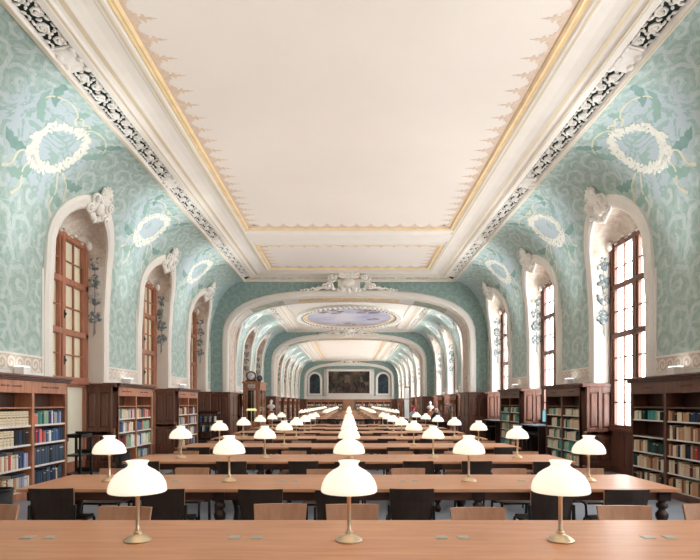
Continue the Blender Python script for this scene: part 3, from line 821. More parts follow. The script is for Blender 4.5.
painting('arched_painting','dark blue arched painting left of the wide mural on the far wall',-4.07,2.75,1.25,2.35,M['oil2'],True)
painting('arched_painting','dark blue arched painting right of the wide mural on the far wall',4.07,2.75,1.25,2.35,M['oil2'],True)

# ------------------------------------------------------------------ tables
TX=3.33; TD=.54; TH=.76
ROWS=[3.36]+[3.36+2.48*k for k in range(1,8)]+[29.6+2.48*k for k in range(13)]
NROW=len(ROWS)
def rowname(i):
    return ORD[i]+' table'
def turned_leg():
    m=MB(); h=TH-.12
    m.box(-.058,.058,-.058,.058,h-.01,TH-.04); 
    m.lathe([(.035,0),(.05,.03),(.05,.07),(.032,.10),(.03,.13),(.055,.16),(.06,.20),(.045,.26),(.035,.34),(.04,.40),(.06,.46),(.062,.49),(.04,.52),(.03,.535),(.056,.555),(.056,.59),(.036,.605),(.036,.615),(.052,.63),(.05,h)],n=14)
    return m
LEGM=turned_leg().mesh('turned_leg',M['table_leg'])
def make_table():
    t=thing('reading_table','x','table')
    m=MB(); m.box(-TX,TX,-TD,TD,TH-.035,TH); m.build('tabletop',M['table'],t,bevel=.009,seg=2)
    m=MB(); a,b=TX-.09,TD-.09
    for s in (-1,1):
        m.box(-a,a,s*b,s*(b-.03),TH-.13,TH-.035); m.box(s*a,s*(a-.03),-b,b,TH-.13,TH-.035)
    m.box(-a,a,-.02,.02,TH-.13,TH-.035)
    m.build('apron',M['table_dark'],t,bevel=.004)
    for x in (-3.2,-1.32,1.32,3.2):
        for y in (-.42,.42):
            l=bpy.data.objects.new('leg',LEGM); C.objects.link(l); l.parent=t; l.location=(x,y,0)
    pm=MB(); pm.box(-.036,.036,-.04,.04,0,.004); pm.box(-.028,.028,-.03,.03,.004,.006); me=pm.mesh('socket_plate',M['pewter'],bevel=.0015)
    for xc in (-1.98,-.66,.66,1.98):
        for d in (-.07,.07):
            l=bpy.data.objects.new('socket_plate',me); C.objects.link(l); l.parent=t; l.location=(xc+d,.03,TH)
    return t
T0=make_table()
def tlabel(i):
    if i==0: return 'long reddish brown reading table filling the bottom of the photo, closest to the viewer'
    if i==8: return 'long brown reading table, ninth back, first beyond the empty crossing'
    if i==NROW-1: return 'long brown reading table, farthest of all, before the end wall bookcases'
    return 'long reddish brown reading table, %s from the viewer, holding five lit lamps'%ORD[i]
for i,y in enumerate(ROWS):
    if i==0: T0.location=(0,y,0); T0['label']=tlabel(0); T0['group']='reading tables down the hall'
    else: dup(T0,(0,y,0),0,tlabel(i))

# ------------------------------------------------------------------ lamps
def make_lamp():
    t=thing('desk_lamp','x','lamp')
    m=MB(); m.lathe([(.0,0),(.080,0),(.084,.004),(.083,.010),(.074,.013),(.068,.021),(.052,.032),(.034,.039),(.024,.043),(.022,.050),(.026,.054),(.024,.060),(.0,.063)],n=28); m.build('base',M['brass'],t)
    m=MB(); m.lathe([(.014,.055),(.016,.07),(.012,.078),(.0125,.27),(.017,.275),(.017,.285),(.012,.29),(.012,.315)],n=14); m.build('stem',M['brass'],t)
    m=MB(); m.lathe([(.0,.296),(.02,.298),(.028,.305),(.028,.318),(.0,.322)],n=16)
    for k in range(3):
        a=2*pi*k/3; m.tube([(.02*cos(a),.02*sin(a),.308),(.1*cos(a),.1*sin(a),.302),(.167*cos(a),.167*sin(a),.311)],.003,5)
    m.tube([(.169*cos(2*pi*k/32),.169*sin(2*pi*k/32),.310) for k in range(33)],.0035,5)
    m.build('shade_holder',M['brass'],t)
    SQ=.94
    m=MB(); pr=[(.181,.306),(.187,.312),(.186,.33),(.179,.358),(.164,.388),(.140,.418),(.108,.441),(.078,.456),(.064,.466),(.060,.476),(.065,.488),(.073,.497),(.074,.500),(.070,.500)]
    pr=[(r*SQ,z) for r,z in pr]
    m.lathe(pr,n=28,cap=False); inner=[(.064,.490),(.055,.476),(.060,.463),(.104,.436),(.135,.413),(.158,.385),(.173,.356),(.180,.33),(.181,.306)]; inner=[(r*SQ,z) for r,z in inner]
    m.lathe([(.070*SQ,.500)]+inner,n=28,cap=False)
    m.build('lamp_shade',M['opal'],t)
    return t
L0=make_lamp(); LX=[-2.64,-1.32,0,1.32,2.64]; first=True
LY=[y-(.05 if i==0 else 0) for i,y in enumerate(ROWS)]
LNAME=['leftmost','second from left','centre one','second from right','rightmost']
for i,y in enumerate(ROWS):
    for j,x in enumerate(LX):
        if i==0 and j in (0,4): pass
        lab='lit brass lamp with white shade, %s on the %s table from the viewer'%(LNAME[j],ORD[i])
        if i==0: lab='large lit brass lamp with white bell shade, %s of three on the closest table'%{1:'leftmost',2:'middle',3:'rightmost'}.get(j,'outer')
        if i==0 and abs(x)>2:   # outside the frame on the nearest table
            continue
        if first: L0.location=(x,LY[i],TH); L0['label']=lab; L0['group']='lit brass lamps on the reading tables'; first=False
        else: dup(L0,(x,LY[i],TH),0,lab)

# ------------------------------------------------------------------ chairs
def make_chair():
    t=thing('reading_chair','x','chair')     # sitter faces +y, origin on the floor under the seat
    m=MB(); rows=[]
    for z,w,yb in ((.40,.19,-.19),(.50,.20,-.205),(.64,.212,-.225),(.77,.222,-.25)):
        r=[]
        for k in range(9):
            u=-1+k/4; r.append((u*w,yb-.025*(1-u*u),z))
        rows.append(r)
    th=.026
    m.grid([[(x,y+th,z) for x,y,z in r] for r in rows],0,False)
    m.grid([[(x,y,z) for x,y,z in r] for r in rows],1,False)
    top=rows[-1]; m.grid([[(x,y,z) for x,y,z in top],[(x,y+th,z) for x,y,z in top]],0,False)
    bt=rows[0]; m.grid([[(x,y,z) for x,y,z in bt],[(x,y+th,z) for x,y,z in bt]],0,False)
    for e in (0,-1): m.grid([[(r[e][0],r[e][1],r[e][2]) for r in rows],[(r[e][0],r[e][1]+th,r[e][2]) for r in rows]],0,False)
    m.build('backrest',[M['chair_wood'],M['chair_dark']],t,recalc='weld')
    m=MB()
    seat=[]
    m.grid([[(-.205,-.20,.425),(.205,-.20,.425)],[(-.215,.0,.415),(.215,.0,.415)],[(-.22,.18,.43),(.22,.18,.43)],[(-.21,.235,.42),(.21,.235,.42)],[(-.21,.235,.395),(.21,.235,.395)],[(-.22,.0,.39),(.22,.0,.39)],[(-.205,-.2,.40),(.205,-.2,.40)]],0,False)
    m.build('seat',M['chair_dark'],t,bevel=0)
    for s in (-1,1):
        m=MB(); m.hexa([(s*.235,-.27,0),(s*.205,-.27,0),(s*.205,-.225,0),(s*.235,-.225,0)],[(s*.235,-.235,.60),(s*.212,-.235,.60),(s*.212,-.19,.60),(s*.235,-.19,.60)]); m.build('leg',M['black'],t,bevel=.006)
        m=MB(); m.tube([(s*.222,.24,0),(s*.222,.225,.30),(s*.222,.215,.38),(s*.222,.18,.405),(s*.222,-.2,.40)],.015,8); m.build('leg',M['black'],t)
    m=MB(); m.box(-.21,.21,-.25,-.225,.33,.37); m.build('stretcher',M['black'],t,bevel=.004)
    return t
CH0=make_chair(); first=True
rc=random.Random(21)
def spread(n,lo=-3.0,hi=3.0):
    st=(hi-lo)/(n-1); return [lo+st*k+rc.uniform(-.13,.13) for k in range(n)]
chairs=[]
NEAR={1:[-2.98,-1.86,-.88,-.11,.63,2.02,2.74],2:[-2.99,-1.72,-.68,.0,1.01,1.87,2.9]}
FAR={0:[-2.98,-1.84,-.57,.03,1.04,2.26,3.02],1:[-3.0,-2.05,-.33,.78,2.07,3.08]}
for i,y in enumerate(ROWS):
    n=7
    near=NEAR.get(i,spread(n)) ; farr=FAR.get(i,spread(n))
    if i>0:
        for k,x in enumerate(near): chairs.append((i,'near',k,len(near),x,y-TD-.02+rc.uniform(-.06,.06)+.19,rc.uniform(-.05,.05)))
    if i<NROW-1 or True:
        for k,x in enumerate(farr): chairs.append((i,'far',k,len(farr),x,y+TD+.02+rc.uniform(-.06,.1)+.20,pi+rc.uniform(-.05,.05)))
for i,sd,k,n,x,y,rz in chairs:
    pos='%s from left'%ORD[k] if k<n-1 else 'rightmost'
    if k==0: pos='leftmost'
    if sd=='near': lab='low dark backed chair, %s on the viewer side of the %s table'%(pos,ORD[i])
    else: lab='low light brown chair, %s on the far side of the %s table'%(pos,ORD[i])
    if first: CH0.location=(x,y,0); CH0.rotation_euler=(0,0,rz); CH0['label']=lab; CH0['group']='low wooden chairs at the reading tables'; first=False
    else: dup(CH0,(x,y,0),rz,lab)

# ------------------------------------------------------------------ bookcases
BX0,BX1=5.50,5.84     # front and back
def bookcase(side,y0,y1,label,shelves,top_open=(1.55,1.79),ncol=2,fine=True,strips=True):
    yc=(y0+y1)/2; t=thing('bookcase',label,'bookcase',(side*(BX0+BX1)/2,yc,0),0,'tall wall bookcases between the windows')
    X=lambda x: side*(x-(BX0+BX1)/2)
    Y=lambda y: y-yc
    m=MB()
    m.box(X(BX0),X(BX1),Y(y0),Y(y0+.045),0,2.0); m.box(X(BX0),X(BX1),Y(y1-.045),Y(y1),0,2.0)
    m.box(X(BX0),X(BX0+.06),Y(y0+.0),Y(y0+.075),.0,1.8); m.box(X(BX0),X(BX0+.06),Y(y1-.075),Y(y1),.0,1.8)
    cw=(y1-y0)/ncol
    for k in range(1,ncol): m.box(X(BX0+.005),X(BX1-.02),Y(y0+k*cw-.035),Y(y0+k*cw+.035),.08,1.8)
    m.box(X(BX0),X(BX1),Y(y0),Y(y1),1.79,2.0)
    m.box(X(BX0+.0),X(BX1),Y(y0),Y(y1),0,.10)
    WC=M['wood_case'] if side<0 or not fine else M['wood_dark']  # dimmer light on the near right cases is put into a darker wood
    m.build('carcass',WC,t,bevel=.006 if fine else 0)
    m=MB(); m.box(X(BX1-.02),X(BX1),Y(y0+.04),Y(y1-.04),.1,1.8); m.build('back_panel',M['wood_back'],t)
    m=MB(); 
    m.box(X(BX0-.03),X(BX1),Y(y0-.02),Y(y1+.02),2.0,2.03); m.box(X(BX0-.06),X(BX1),Y(y0-.04),Y(y1+.04),2.03,2.06); m.box(X(BX0-.09),X(BX1),Y(y0-.06),Y(y1+.06),2.06,2.10)
    m.build('cornice',M['wood_dark'],t,bevel=.008 if fine else 0)
    m=MB(); m.box(X(BX0-.03),X(BX0),Y(y0),Y(y1),0,.12); m.build('plinth',WC,t,bevel=.005 if fine else 0)
    if fine:   # panelled ends
        m=MB()
        for yy,d in ((y0,-1),(y1,1)):
            for z0,z1 in ((.2,.8),(1.02,1.9)):
                m.box(X(BX0+.04),X(BX1-.04),Y(yy),Y(yy+d*.012),z0,z1); m.box(X(BX0+.09),X(BX1-.09),Y(yy+d*.012),Y(yy+d*.024),z0+.06,z1-.06)
        m.build('end_panel',M['wood_dark'],t,bevel=.004)
        rg=random.Random(int(y0*7))
        for k in range(ncol):       # worn illegible inscription on the header
            for q0,q1 in (((.22,.42),(.46,.70)) if side<0 else ((.34,.62),)):
                m=MB(); m.box(X(BX0-.002),X(BX0+.001),Y(y0+q0*cw),Y(y0+q1*cw),1.893,1.897); q=q0
                while q<q1:
                    a=y0+(k+q)*cw; 
                    m.box(X(BX0-.003),X(BX0+.001),Y(a),Y(a+rg.uniform(.006,.016)),1.885+rg.uniform(0,.008),1.91+rg.uniform(0,.012)); q+=.026
                m.m=m.m; m.v=[(vx,vy+(k*cw if i<8 else 0),vz) for i,(vx,vy,vz) in enumerate(m.v)]
                m.build('inscription',M['ink'],t)
    sp=MB()
    for k in range(ncol):
        a,b=y0+k*cw+.035,y0+(k+1)*cw-.035
        for zi,z in enumerate([top_open[0]]+shelves):
            m=MB(); m.box(X(BX0+.02),X(BX1-.02),Y(a),Y(b),z-.026,z)
            sh=m.build('shelf',WC,t,bevel=.003 if fine else 0)
            if fine and zi>0:
                s=MB(); s.box(X(BX0+.014),X(BX0+.02),Y(a+.03),Y(b-.03),z-.022,z+(.012 if side<0 else .002)); s.build('label_strip',M['label_strip'],sh)
    return t
SH_L=[1.23,.90,.51,.12]; SH_R=[1.31,1.0,.71,.42,.13]
NA=SECT['A']['niches']
BC=[]
for i,(a,b) in enumerate(((8.13,10.36),(12.62,14.83),(17.09,19.30))):
    for side,nm_ in ((-1,'left'),(1,'right')):
        desc={(0,-1):'reddish wood bookcase at the left edge with cream leather volumes on its upper shelves',
              (0,1):'brown wood bookcase at the right edge, closest on the window side',
              (1,-1):'reddish wood bookcase on the left wall between first and second visible windows',
              (1,1):'brown bookcase on the right wall full of green books, between two tall windows',
              (2,-1):'third wood bookcase along the left wall, beside the smallest window niche',
              (2,1):'third wood bookcase along the right wall, next to the screen desk'}[(i,side)]
        BC.append(bookcase(side,a,b,desc,SH_L if side<0 else SH_R))
# books ---------------------------------------------------------------------
BC_COL=dict(cream=(226,212,184),tan=(196,150,112),brown=(128,84,60),dgreen=(30,66,60),teal=(72,148,136),lgreen=(150,182,152),navy=(38,54,84),blue=(70,104,150),
  slate=(64,78,96),maroon=(96,36,44),red=(190,56,66),orange=(228,120,84),pink=(222,120,130),grey=(176,176,170),white=(232,228,220),black=(38,36,40),green=(40,150,86),lilac=(170,168,204),ltan=(214,184,150))
BM={k:plain('%s book cloth'%k,srgb(*v),.6,.35,0,.12,9) for k,v in BC_COL.items()}
BAND=plain('brown spine band',srgb(140,112,84),.6,.3); GILT=plain('pale spine label',srgb(214,200,160),.5,.4)
CNAME=dict(cream='cream',tan='tan',brown='brown',dgreen='dark green',teal='teal',lgreen='pale green',navy='navy blue',blue='blue',slate='slate blue',maroon='maroon',red='red',orange='orange',pink='pink',grey='grey',white='white',black='black',green='bright green',lilac='lilac',ltan='light tan')
_bm={}
def book_mesh(col,style):
    if (col,style) in _bm: return _bm[(col,style)]
    m=MB()     # unit book: spine at x=0 facing -x, depth +x to 1, width y 0..1, height z 0..1
    sec_=[(1,0),(.06,0),(.02,.12),(0,.3),(0,.7),(.02,.88),(.06,1),(1,1),(1,.93),(.08,.93),(.08,.07),(1,.07)]
    n=len(sec_)
    m.add([(a,b,0) for a,b in sec_]+[(a,b,1) for a,b in sec_],[(k,(k+1)%n,n+(k+1)%n,n+k) for k in range(n)],0)
    for z in (0,1):
        o=z*n; v=[(a,b,z) for a,b in sec_]
        m.add(v,[(0,1,10,11),(1,2,3,4,5,6,9,10),(6,7,8,9)],0)
    m.box(.08,.97,.07,.93,.015,.985,1)
    bands={0:((.80,.86),),1:((.18,.20),(.36,.38),(.54,.62),(.74,.77),(.88,.90)),2:((.70,.84),(.12,.15)),3:()}[style]
    for z0,z1 in bands: m.add([(-.003,.28,z0),(-.003,.72,z0),(-.003,.72,z1),(-.003,.28,z1),(.017,.12,z0),(.017,.88,z0),(.017,.88,z1),(.017,.12,z1)],[(0,1,2,3),(4,0,3,7),(1,5,6,2)],2)
    _bm[(col,style)]=m.mesh('book',[BM[col],M['pages'],BAND if col in('cream','white','ltan') else GILT]); return _bm[(col,style)]
# spec: (side, column, row) -> list of (colour, count) runs ; order is the photo's left to right
def runs(s): 
    out=[]
    for tok in s.split():
        c,_,n=tok.partition('*'); out+= [c]*int(n or 1)
    return out
SPEC={
 (-1,0,0):('set',runs('cream*10')),(-1,0,1):('set',runs('cream*6 black navy black*2')),
 (-1,0,2):('mix',runs('maroon white red orange*2 ltan white tan cream red white cream ltan white navy blue navy lilac*2')),
 (-1,0,3):('mix',runs('green*3 black tan cream brown cream white tan cream lilac*2 white*2')),
 (-1,1,0):('mix',runs('orange pink teal*3 dgreen lgreen*2 grey navy blue white blue ltan grey blue*2 lilac navy')),
 (-1,1,1):('mix',runs('navy red navy pink red tan blue white slate blue*3 navy*2 black')),
 (-1,1,2):('set',runs('slate*6 black slate*5')),(-1,1,3):('mix',runs('slate navy slate*5 blue black navy slate cream slate*3')),
 (1,0,0):('mix',runs('cream*2 lgreen cream dgreen*2 _*2 teal*4 lgreen cream dgreen')),
 (1,0,2):('mix',runs('cream ltan*2 brown tan cream ltan dgreen*4 black dgreen*3')),
 (1,0,3):('mix',runs('dgreen*2 cream ltan*2 cream tan*2 brown tan*2 ltan black cream')),
 (1,0,4):('mix',runs('black brown tan black cream brown cream ltan brown dgreen')),
 (1,1,0):('mix',runs('tan*2 brown black cream*2 brown tan*2 dgreen navy*3 black maroon*2 cream')),
 (1,1,1):('mix',runs('maroon cream*2 brown black cream ltan tan*2 ltan*3 brown cream tan*2 brown*2 tan')),
 (1,1,2):('mix',runs('tan brown cream tan navy cream ltan black navy tan brown red maroon tan')),
 (1,1,3):('mix',runs('cream ltan cream black tan cream*2 ltan*3 maroon tan cream brown tan')),
 (1,1,4):('mix',runs('tan*2 black cream*2 brown tan cream black ltan tan*2 brown cream')),
}
rb_=random.Random(11); nb=0
ROWN=['top row','second row','third row','fourth row','fifth row']
for (side,col,row),(kind,cols) in SPEC.items():
    a,b=8.13,10.36; cw=(b-a)/2; shelves=SH_L if side<0 else SH_R
    # photo's left to right: left wall = increasing y ; right wall = decreasing y and column 0 is the farther one
    if side<0: lo=a+col*cw+.05; hi=lo+cw-.10; pos=lo+.01
    else: hi=b-col*cw-.05; lo=hi-cw+.10; pos=hi-.01
    z=shelves[row]; zmax=(([1.55]+shelves)[row])-.05-z
    fill=.97 if kind=='set' else rb_.uniform(.88,.97)
    ws=[rb_.uniform(.85,1.15) if kind=='set' else rb_.uniform(.6,1.4) for _ in cols]; sc_=(hi-lo)*fill/sum(ws)
    for k,(c,w) in enumerate(zip(cols,ws)):
        w*=sc_
        if c=='_': pos+= w*(1 if side<0 else -1); continue
        h=zmax*(.93 if kind=='set' else rb_.uniform(.74,.95)); d=rb_.uniform(.19,.24)
        if kind=='mix' and side>0: h=min(h,.245)
        if (side,col) == (-1,0) and row>1: h=min(h,.25)
        st=1 if c=='cream' and kind=='set' else rb_.choice([0,3,3,3])
        if side<0: y0=pos; pos+=w
        else: y0=pos-w; pos-=w
        o=bpy.data.objects.new('book',book_mesh(c,st)); C.objects.link(o); nb+=1
        xf=side*(BX0+.025+rb_.uniform(0,.012))
        o.location=(xf,y0 if side>0 else y0+w-.002,z); o.scale=(d,w-.002,h); o.rotation_euler=(0,0,0 if side>0 else pi)
        nth=ORD[k]
        tag(o,'%s book, %s from the left, %s, %s half of the %s edge bookcase'%(CNAME[c],nth,ROWN[row],('left','right')[col],'left' if side<0 else 'right'),'book','books in the two closest bookcases')
# flat-lying books on the left case
def flat_book(x,y,z,w,d,h,col,lab,rz=0):
    o=bpy.data.objects.new('book',book_mesh(col,3)); C.objects.link(o)
    o.scale=(d,h,w); o.rotation_euler=(pi/2,0,0)   # lies on its side, spine toward the room
    o.location=(x,y,z); tag(o,lab,'book','books in the two closest bookcases'); 
    o.rotation_euler=Matrix(((-1,0,0),(0,0,1),(0,1,0))).to_euler()
    return o

for x,y,z,w,h,d,c,lab in ((-5.53,8.22,.51+.252,.34,.05,.22,'navy','navy book lying flat across the tops, third row, left half of left edge bookcase'),
   (-5.53,8.75,.51+.252,.26,.045,.22,'slate','slate book lying flat over white books, third row of the left edge bookcase'),
   (-5.53,8.70,.12+.252,.36,.05,.22,'slate','slate blue volume lying flat on the bottom row of the left edge bookcase')):
    o=bpy.data.objects.new('book',book_mesh(c,3)); C.objects.link(o); o.matrix_world=Matrix(((-d,0,0,x),(0,0,w,y),(0,h,0,z),(0,0,0,1)))
    tag(o,lab,'book','books in the two closest bookcases'); nb+=1
# all further books: one mass
bk=MB(); bcols=['cream','tan','brown','dgreen','teal','lgreen','navy','blue','slate','maroon','red','grey','white','ltan','black']
def fill_books(side,y0,y1,ncol,shelves,pal,rg,topz=1.55,x0=BX0):
    cw=(y1-y0)/ncol
    for k in range(ncol):
        a,b=y0+k*cw+.06,y0+(k+1)*cw-.06
        for r,z in enumerate(shelves):
            zm=([topz]+shelves)[r]-.05-z; p=a
            end=b-rg.choice([0,0,.1,.3]) ; cur=rg.choice(pal)
            while p<end-.03:
                if rg.random()<.4: cur=rg.choice(pal)
                w=rg.uniform(.028,.06); h=zm*rg.uniform(.7,.95)
                bk.box(side*(x0+.03),side*(x0+.24),p,min(p+w-.002,b),z,z+h,bcols.index(cur)); p+=w
PL=['grey','tan','blue','white','cream','slate','red','maroon','lgreen']; PR=['cream','lgreen','cream','teal','dgreen','ltan','cream']
rg=random.Random(4)
for (a,b) in ((12.62,14.83),(17.09,19.30)):
    fill_books(-1,a,b,2,SH_L,PL,rg); fill_books(1,a,b,2,SH_R,PR,rg)
# bookcases beyond: crossing bay and far hall
k=0
farcases=[]
nB=SECT['B']['niches']; nC=SECT['Cc']['niches']
spans=[(n0+RH+.05,n1-RH-.05) for n0,n1 in zip(nB[:-1],nB[1:])]+[(n0+RH+.05,n1-RH-.05) for n0,n1 in zip(nC[:-1],nC[1:])]
for i,(a,b) in enumerate(spans):
    for side in (-1,1):
        where='left' if side<0 else 'right'
        if i<2: lab='distant brown bookcase on the %s wall of the crossing, %s'%(where,('nearer of two','farther of two')[i])
        else: lab='distant brown bookcase, %s along the %s wall of the far hall'%(ORD[i-2],where)
        bookcase(side,a,b,lab,[1.20,.84,.48,.12],ncol=2,fine=False); fill_books(side,a,b,2,[1.20,.84,.48,.12],['white','tan','cream','brown','grey','slate'],rg)
# end wall bookcases (facing the viewer)
def end_case(x0,x1,lab,ncol):
    t=thing('bookcase',lab,'bookcase',((x0+x1)/2,63.0,0),0,'tall wall bookcases between the windows'); c=(x0+x1)/2
    m=MB(); cw=(x1-x0)/ncol
    for k in range(ncol+1): m.box(x0-c+k*cw-.04,x0-c+k*cw+.04,-.2,.25,0,1.85)
    m.box(x0-c,x1-c,-.2,.25,1.72,1.95); m.box(x0-c,x1-c,-.2,.25,0,.12); m.build('carcass',M['wood_case'],t)
    m=MB(); m.box(x0-c-.03,x1-c+.03,-.26,.25,1.95,2.03); m.build('cornice',M['wood_dark'],t)
    m=MB(); m.box(x0-c,x1-c,.2,.25,.1,1.75); m.build('back_panel',M['wood_back'],t)
    for k in range(ncol):
        for z in (.45,.85,1.25):
            m=MB(); m.box(x0-c+k*cw+.04,x0-c+(k+1)*cw-.04,-.18,.2,z-.03,z); m.build('shelf',M['wood_case'],t)
        for z in (.12,.45,.85,1.25):
            p=x0+k*cw+.06
            while p<x0+(k+1)*cw-.1:
                w=rg.uniform(.04,.07); bk.box(p,p+w-.003,62.83,63.1,z,z+rg.uniform(.22,.3),bcols.index(rg.choice(['white','grey','cream','slate','tan']))); p+=w
end_case(-5.0,-.75,'long low bookcase against the far wall, left of the central wooden door',5)
end_case(.75,5.0,'long low bookcase against the far wall, right of the central wooden door',5)
bo=bk.build('books',[BM[c] for c in bcols]); tag(bo,'rows of smaller books filling the more distant wall bookcases','books',kind='stuff')
# door in the end wall
d=bpy.data.objects.new('door_1',None); C.objects.link(d); d.location=(0,62.9,0); tag(d,kind='structure')
m=MB(); m.box(-.62,.62,0,.4,0,1.95); m.box(-.7,.7,-.08,.4,1.95,2.06); m.build('door_surround',M['chair_wood'],d)
m=MB()
for s in (-1,1): m.box(s*.06,s*.56,-.03,0,.1,1.85); m.box(s*.14,s*.48,-.05,-.03,.2,.85); m.box(s*.14,s*.48,-.05,-.03,1.0,1.75)
m.build('door_leaf',M['chair_wood'],d)

# ------------------------------------------------------------------ uplight boxes
UP=[]
for y in (9.25,13.72,18.2,4.78,.3,-3.2):  # last two rows have no boxes; added to brighten the near ceiling
    UP+= [(-5.70,y),(5.70,y)]
for i,(a,b) in enumerate(spans): UP+=[(-5.7,(a+b)/2),(5.7,(a+b)/2)]
u0=None
for i,(x,y) in enumerate(UP):
    if y<5: continue
    side='left' if x<0 else 'right'
    n_=[9.25,13.72,18.2]+[(a+b)/2 for a,b in spans]
    lab='small white uplight box on top of the %s bookcase along the %s wall'%(ORD[n_.index(y)],side)
    if u0 is None:
        u0=thing('uplight',lab,'light',(x,y,2.10),0,'white uplight boxes on the bookcases')
        m=MB(); m.box(-.09,.09,-.10,.10,0,.15); m.build('housing',M['white'],u0,bevel=.008)
        m=MB(); m.box(-.075,.075,-.085,.085,.15,.158); m.build('diffuser',M['uplight'],u0)
    else: dup(u0,(x,y,2.10),0,lab)

# ------------------------------------------------------------------ clock kiosk on the left
k_=thing('wooden_booth','tall wooden glazed booth with the clock on top, left aisle past the arch','booth',(-4.6,25.9,0))
m=MB(); hw,hd,h=.40,.9,2.55
for sx in (-1,1):
    for sy in (-1,1): m.box(sx*hw,sx*(hw-.09),sy*hd,sy*(hd-.09),0,h)
m.box(-hw,hw,-hd,hd,h-.32,h); m.box(-hw-.05,hw+.05,-hd-.05,hd+.05,h,h+.08)
m.box(-hw,hw,-hd,-hd+.05,0,.75); m.box(hw-.05,hw,-hd,hd,0,1.0); m.box(-hw,-hw+.05,-hd,hd,0,h)
m.box(hw-.05,hw,-.05,.05,0,h); m.box(-hw,hw,hd-.05,hd,0,h)
_=MB(); _.box(-hw+.06,hw-.06,.0,.04,.05,h-.05); _.build('dark_interior_sheet',M['screen_off'],k_); _=MB(); _.box(.10,.2,-hd+.05,-hd+.07,.75,h-.32); _.build('curtain',M['blind'],k_)  # black sheet added behind the glass, standing in for shade inside the booth
m.build('booth_frame',M['wood_case'],k_,bevel=.01)
m=MB(); m.box(-hw+.09,hw-.09,-hd+.02,-hd+.028,.75,h-.32); m.build('glass_front',M['glass'],k_)
m=MB(); m.box(hw-.03,hw-.022,-hd+.09,hd-.09,1.0,h-.32); m.build('glass_side',M['glass'],k_)
m=MB()
for a,b in ((-.02,.02),): m.box(a,b,-hd+.01,-hd+.05,.75,h-.32)
for s in (-1,1): m.box(s*.31,s*.22,-hd-.02,-hd+.03,.2,h-.35)
m.build('door_stile',M['wood_window'],k_)
m=MB(); m.box(-.17,.17,-hd-.015,-hd,h-.21,h-.06); pl=m.build('notice_plate',M['white'],k_)
m=MB(); rg=random.Random(2)
for q in range(9):
    m.box(-.15+q*.034,-.15+q*.034+.016,-hd-.02,-hd-.014,h-.2+.01*(q%3),h-.12+.03*(q%2))
m.build('plate_marks',M['ink'],pl)
c_=thing('mantel_clock','wooden drum clock with white dial on top of the wooden booth','clock',(-4.63,25.15,2.63))
m=MB(); Mx=Matrix.Rotation(pi/2,3,'X')
m.lathe([(.0,.11),(.19,.11),(.235,.09),(.235,-.08),(.21,-.11),(.18,-.115)],(0,0,.26),28,M=Mx,cap=False); m.lathe([(.18,-.115),(.0,-.06)],(0,0,.26),28,M=Mx,cap=False)
m.hexa([(-.3,-.1,0),(.3,-.1,0),(.3,.1,0),(-.3,.1,0)],[(-.18,-.09,.12),(.18,-.09,.12),(.18,.09,.12),(-.18,.09,.12)]); m.build('clock_case',M['wood_back'],c_)
m=MB(); m.lathe([(.0,.121),(.175,.121),(.175,.105)],(0,0,.26),28,M=Mx,cap=False); m.build('dial',M['white'],c_,recalc=False)
dm=MB()
for q in range(12):
    a=q*pi/6; p=Vector((sin(a)*.145,0,cos(a)*.145)); dm.box(p.x-.008,p.x+.008,-.128,-.12,.26+p.z-.016,.26+p.z+.016)
dm.build('hour_marks',M['screen_off'],c_)
dm=MB(); dm.tube([(0,-.128,.26),(.06,-.128,.33)],.009,5); dm.tube([(0,-.128,.26),(-.03,-.128,.39)],.006,5); dm.build('hands',M['screen_off'],c_)
g=thing('black_speaker','round black loudspeaker globe beside the clock on the wooden booth','speaker',(-4.27,25.3,2.63))
m=MB(); m.blob((0,0,.17),(.14,.14,.15),None,16,10); m.build('globe',M['screen_off'],g)
m=MB(); m.lathe([(.08,0),(.08,.02),(.03,.04),(.03,.06)],n=14); m.build('foot',M['black'],g)
m=MB(); m.lathe([(.0,0),(.0,.01),(.09,.012),(.10,.0)],(0,-.13,.17),16,M=Matrix.Rotation(pi/2,3,'X'),cap=False); m.build('speaker_grille',M['greybook'],g)
# yellow-green shaded light seen through the booth
yl=thing('counter_lamp','low lamp with a yellow green lit shade in front of the wooden booth','lamp',(-4.55,24.7,0))
m=MB(); m.lathe([(.14,0),(.14,.03),(.02,.06),(.02,1.28)],n=14); m.build('stand',M['brass'],yl)
m=MB(); m.hexa([(-.26,-.07,1.26),(.26,-.07,1.26),(.26,.07,1.26),(-.26,.07,1.26)],[(-.2,-.04,1.36),(.2,-.04,1.36),(.2,.04,1.36),(-.2,.04,1.36)]); m.build('lamp_shade',M['yellowlit'],yl,bevel=.02)

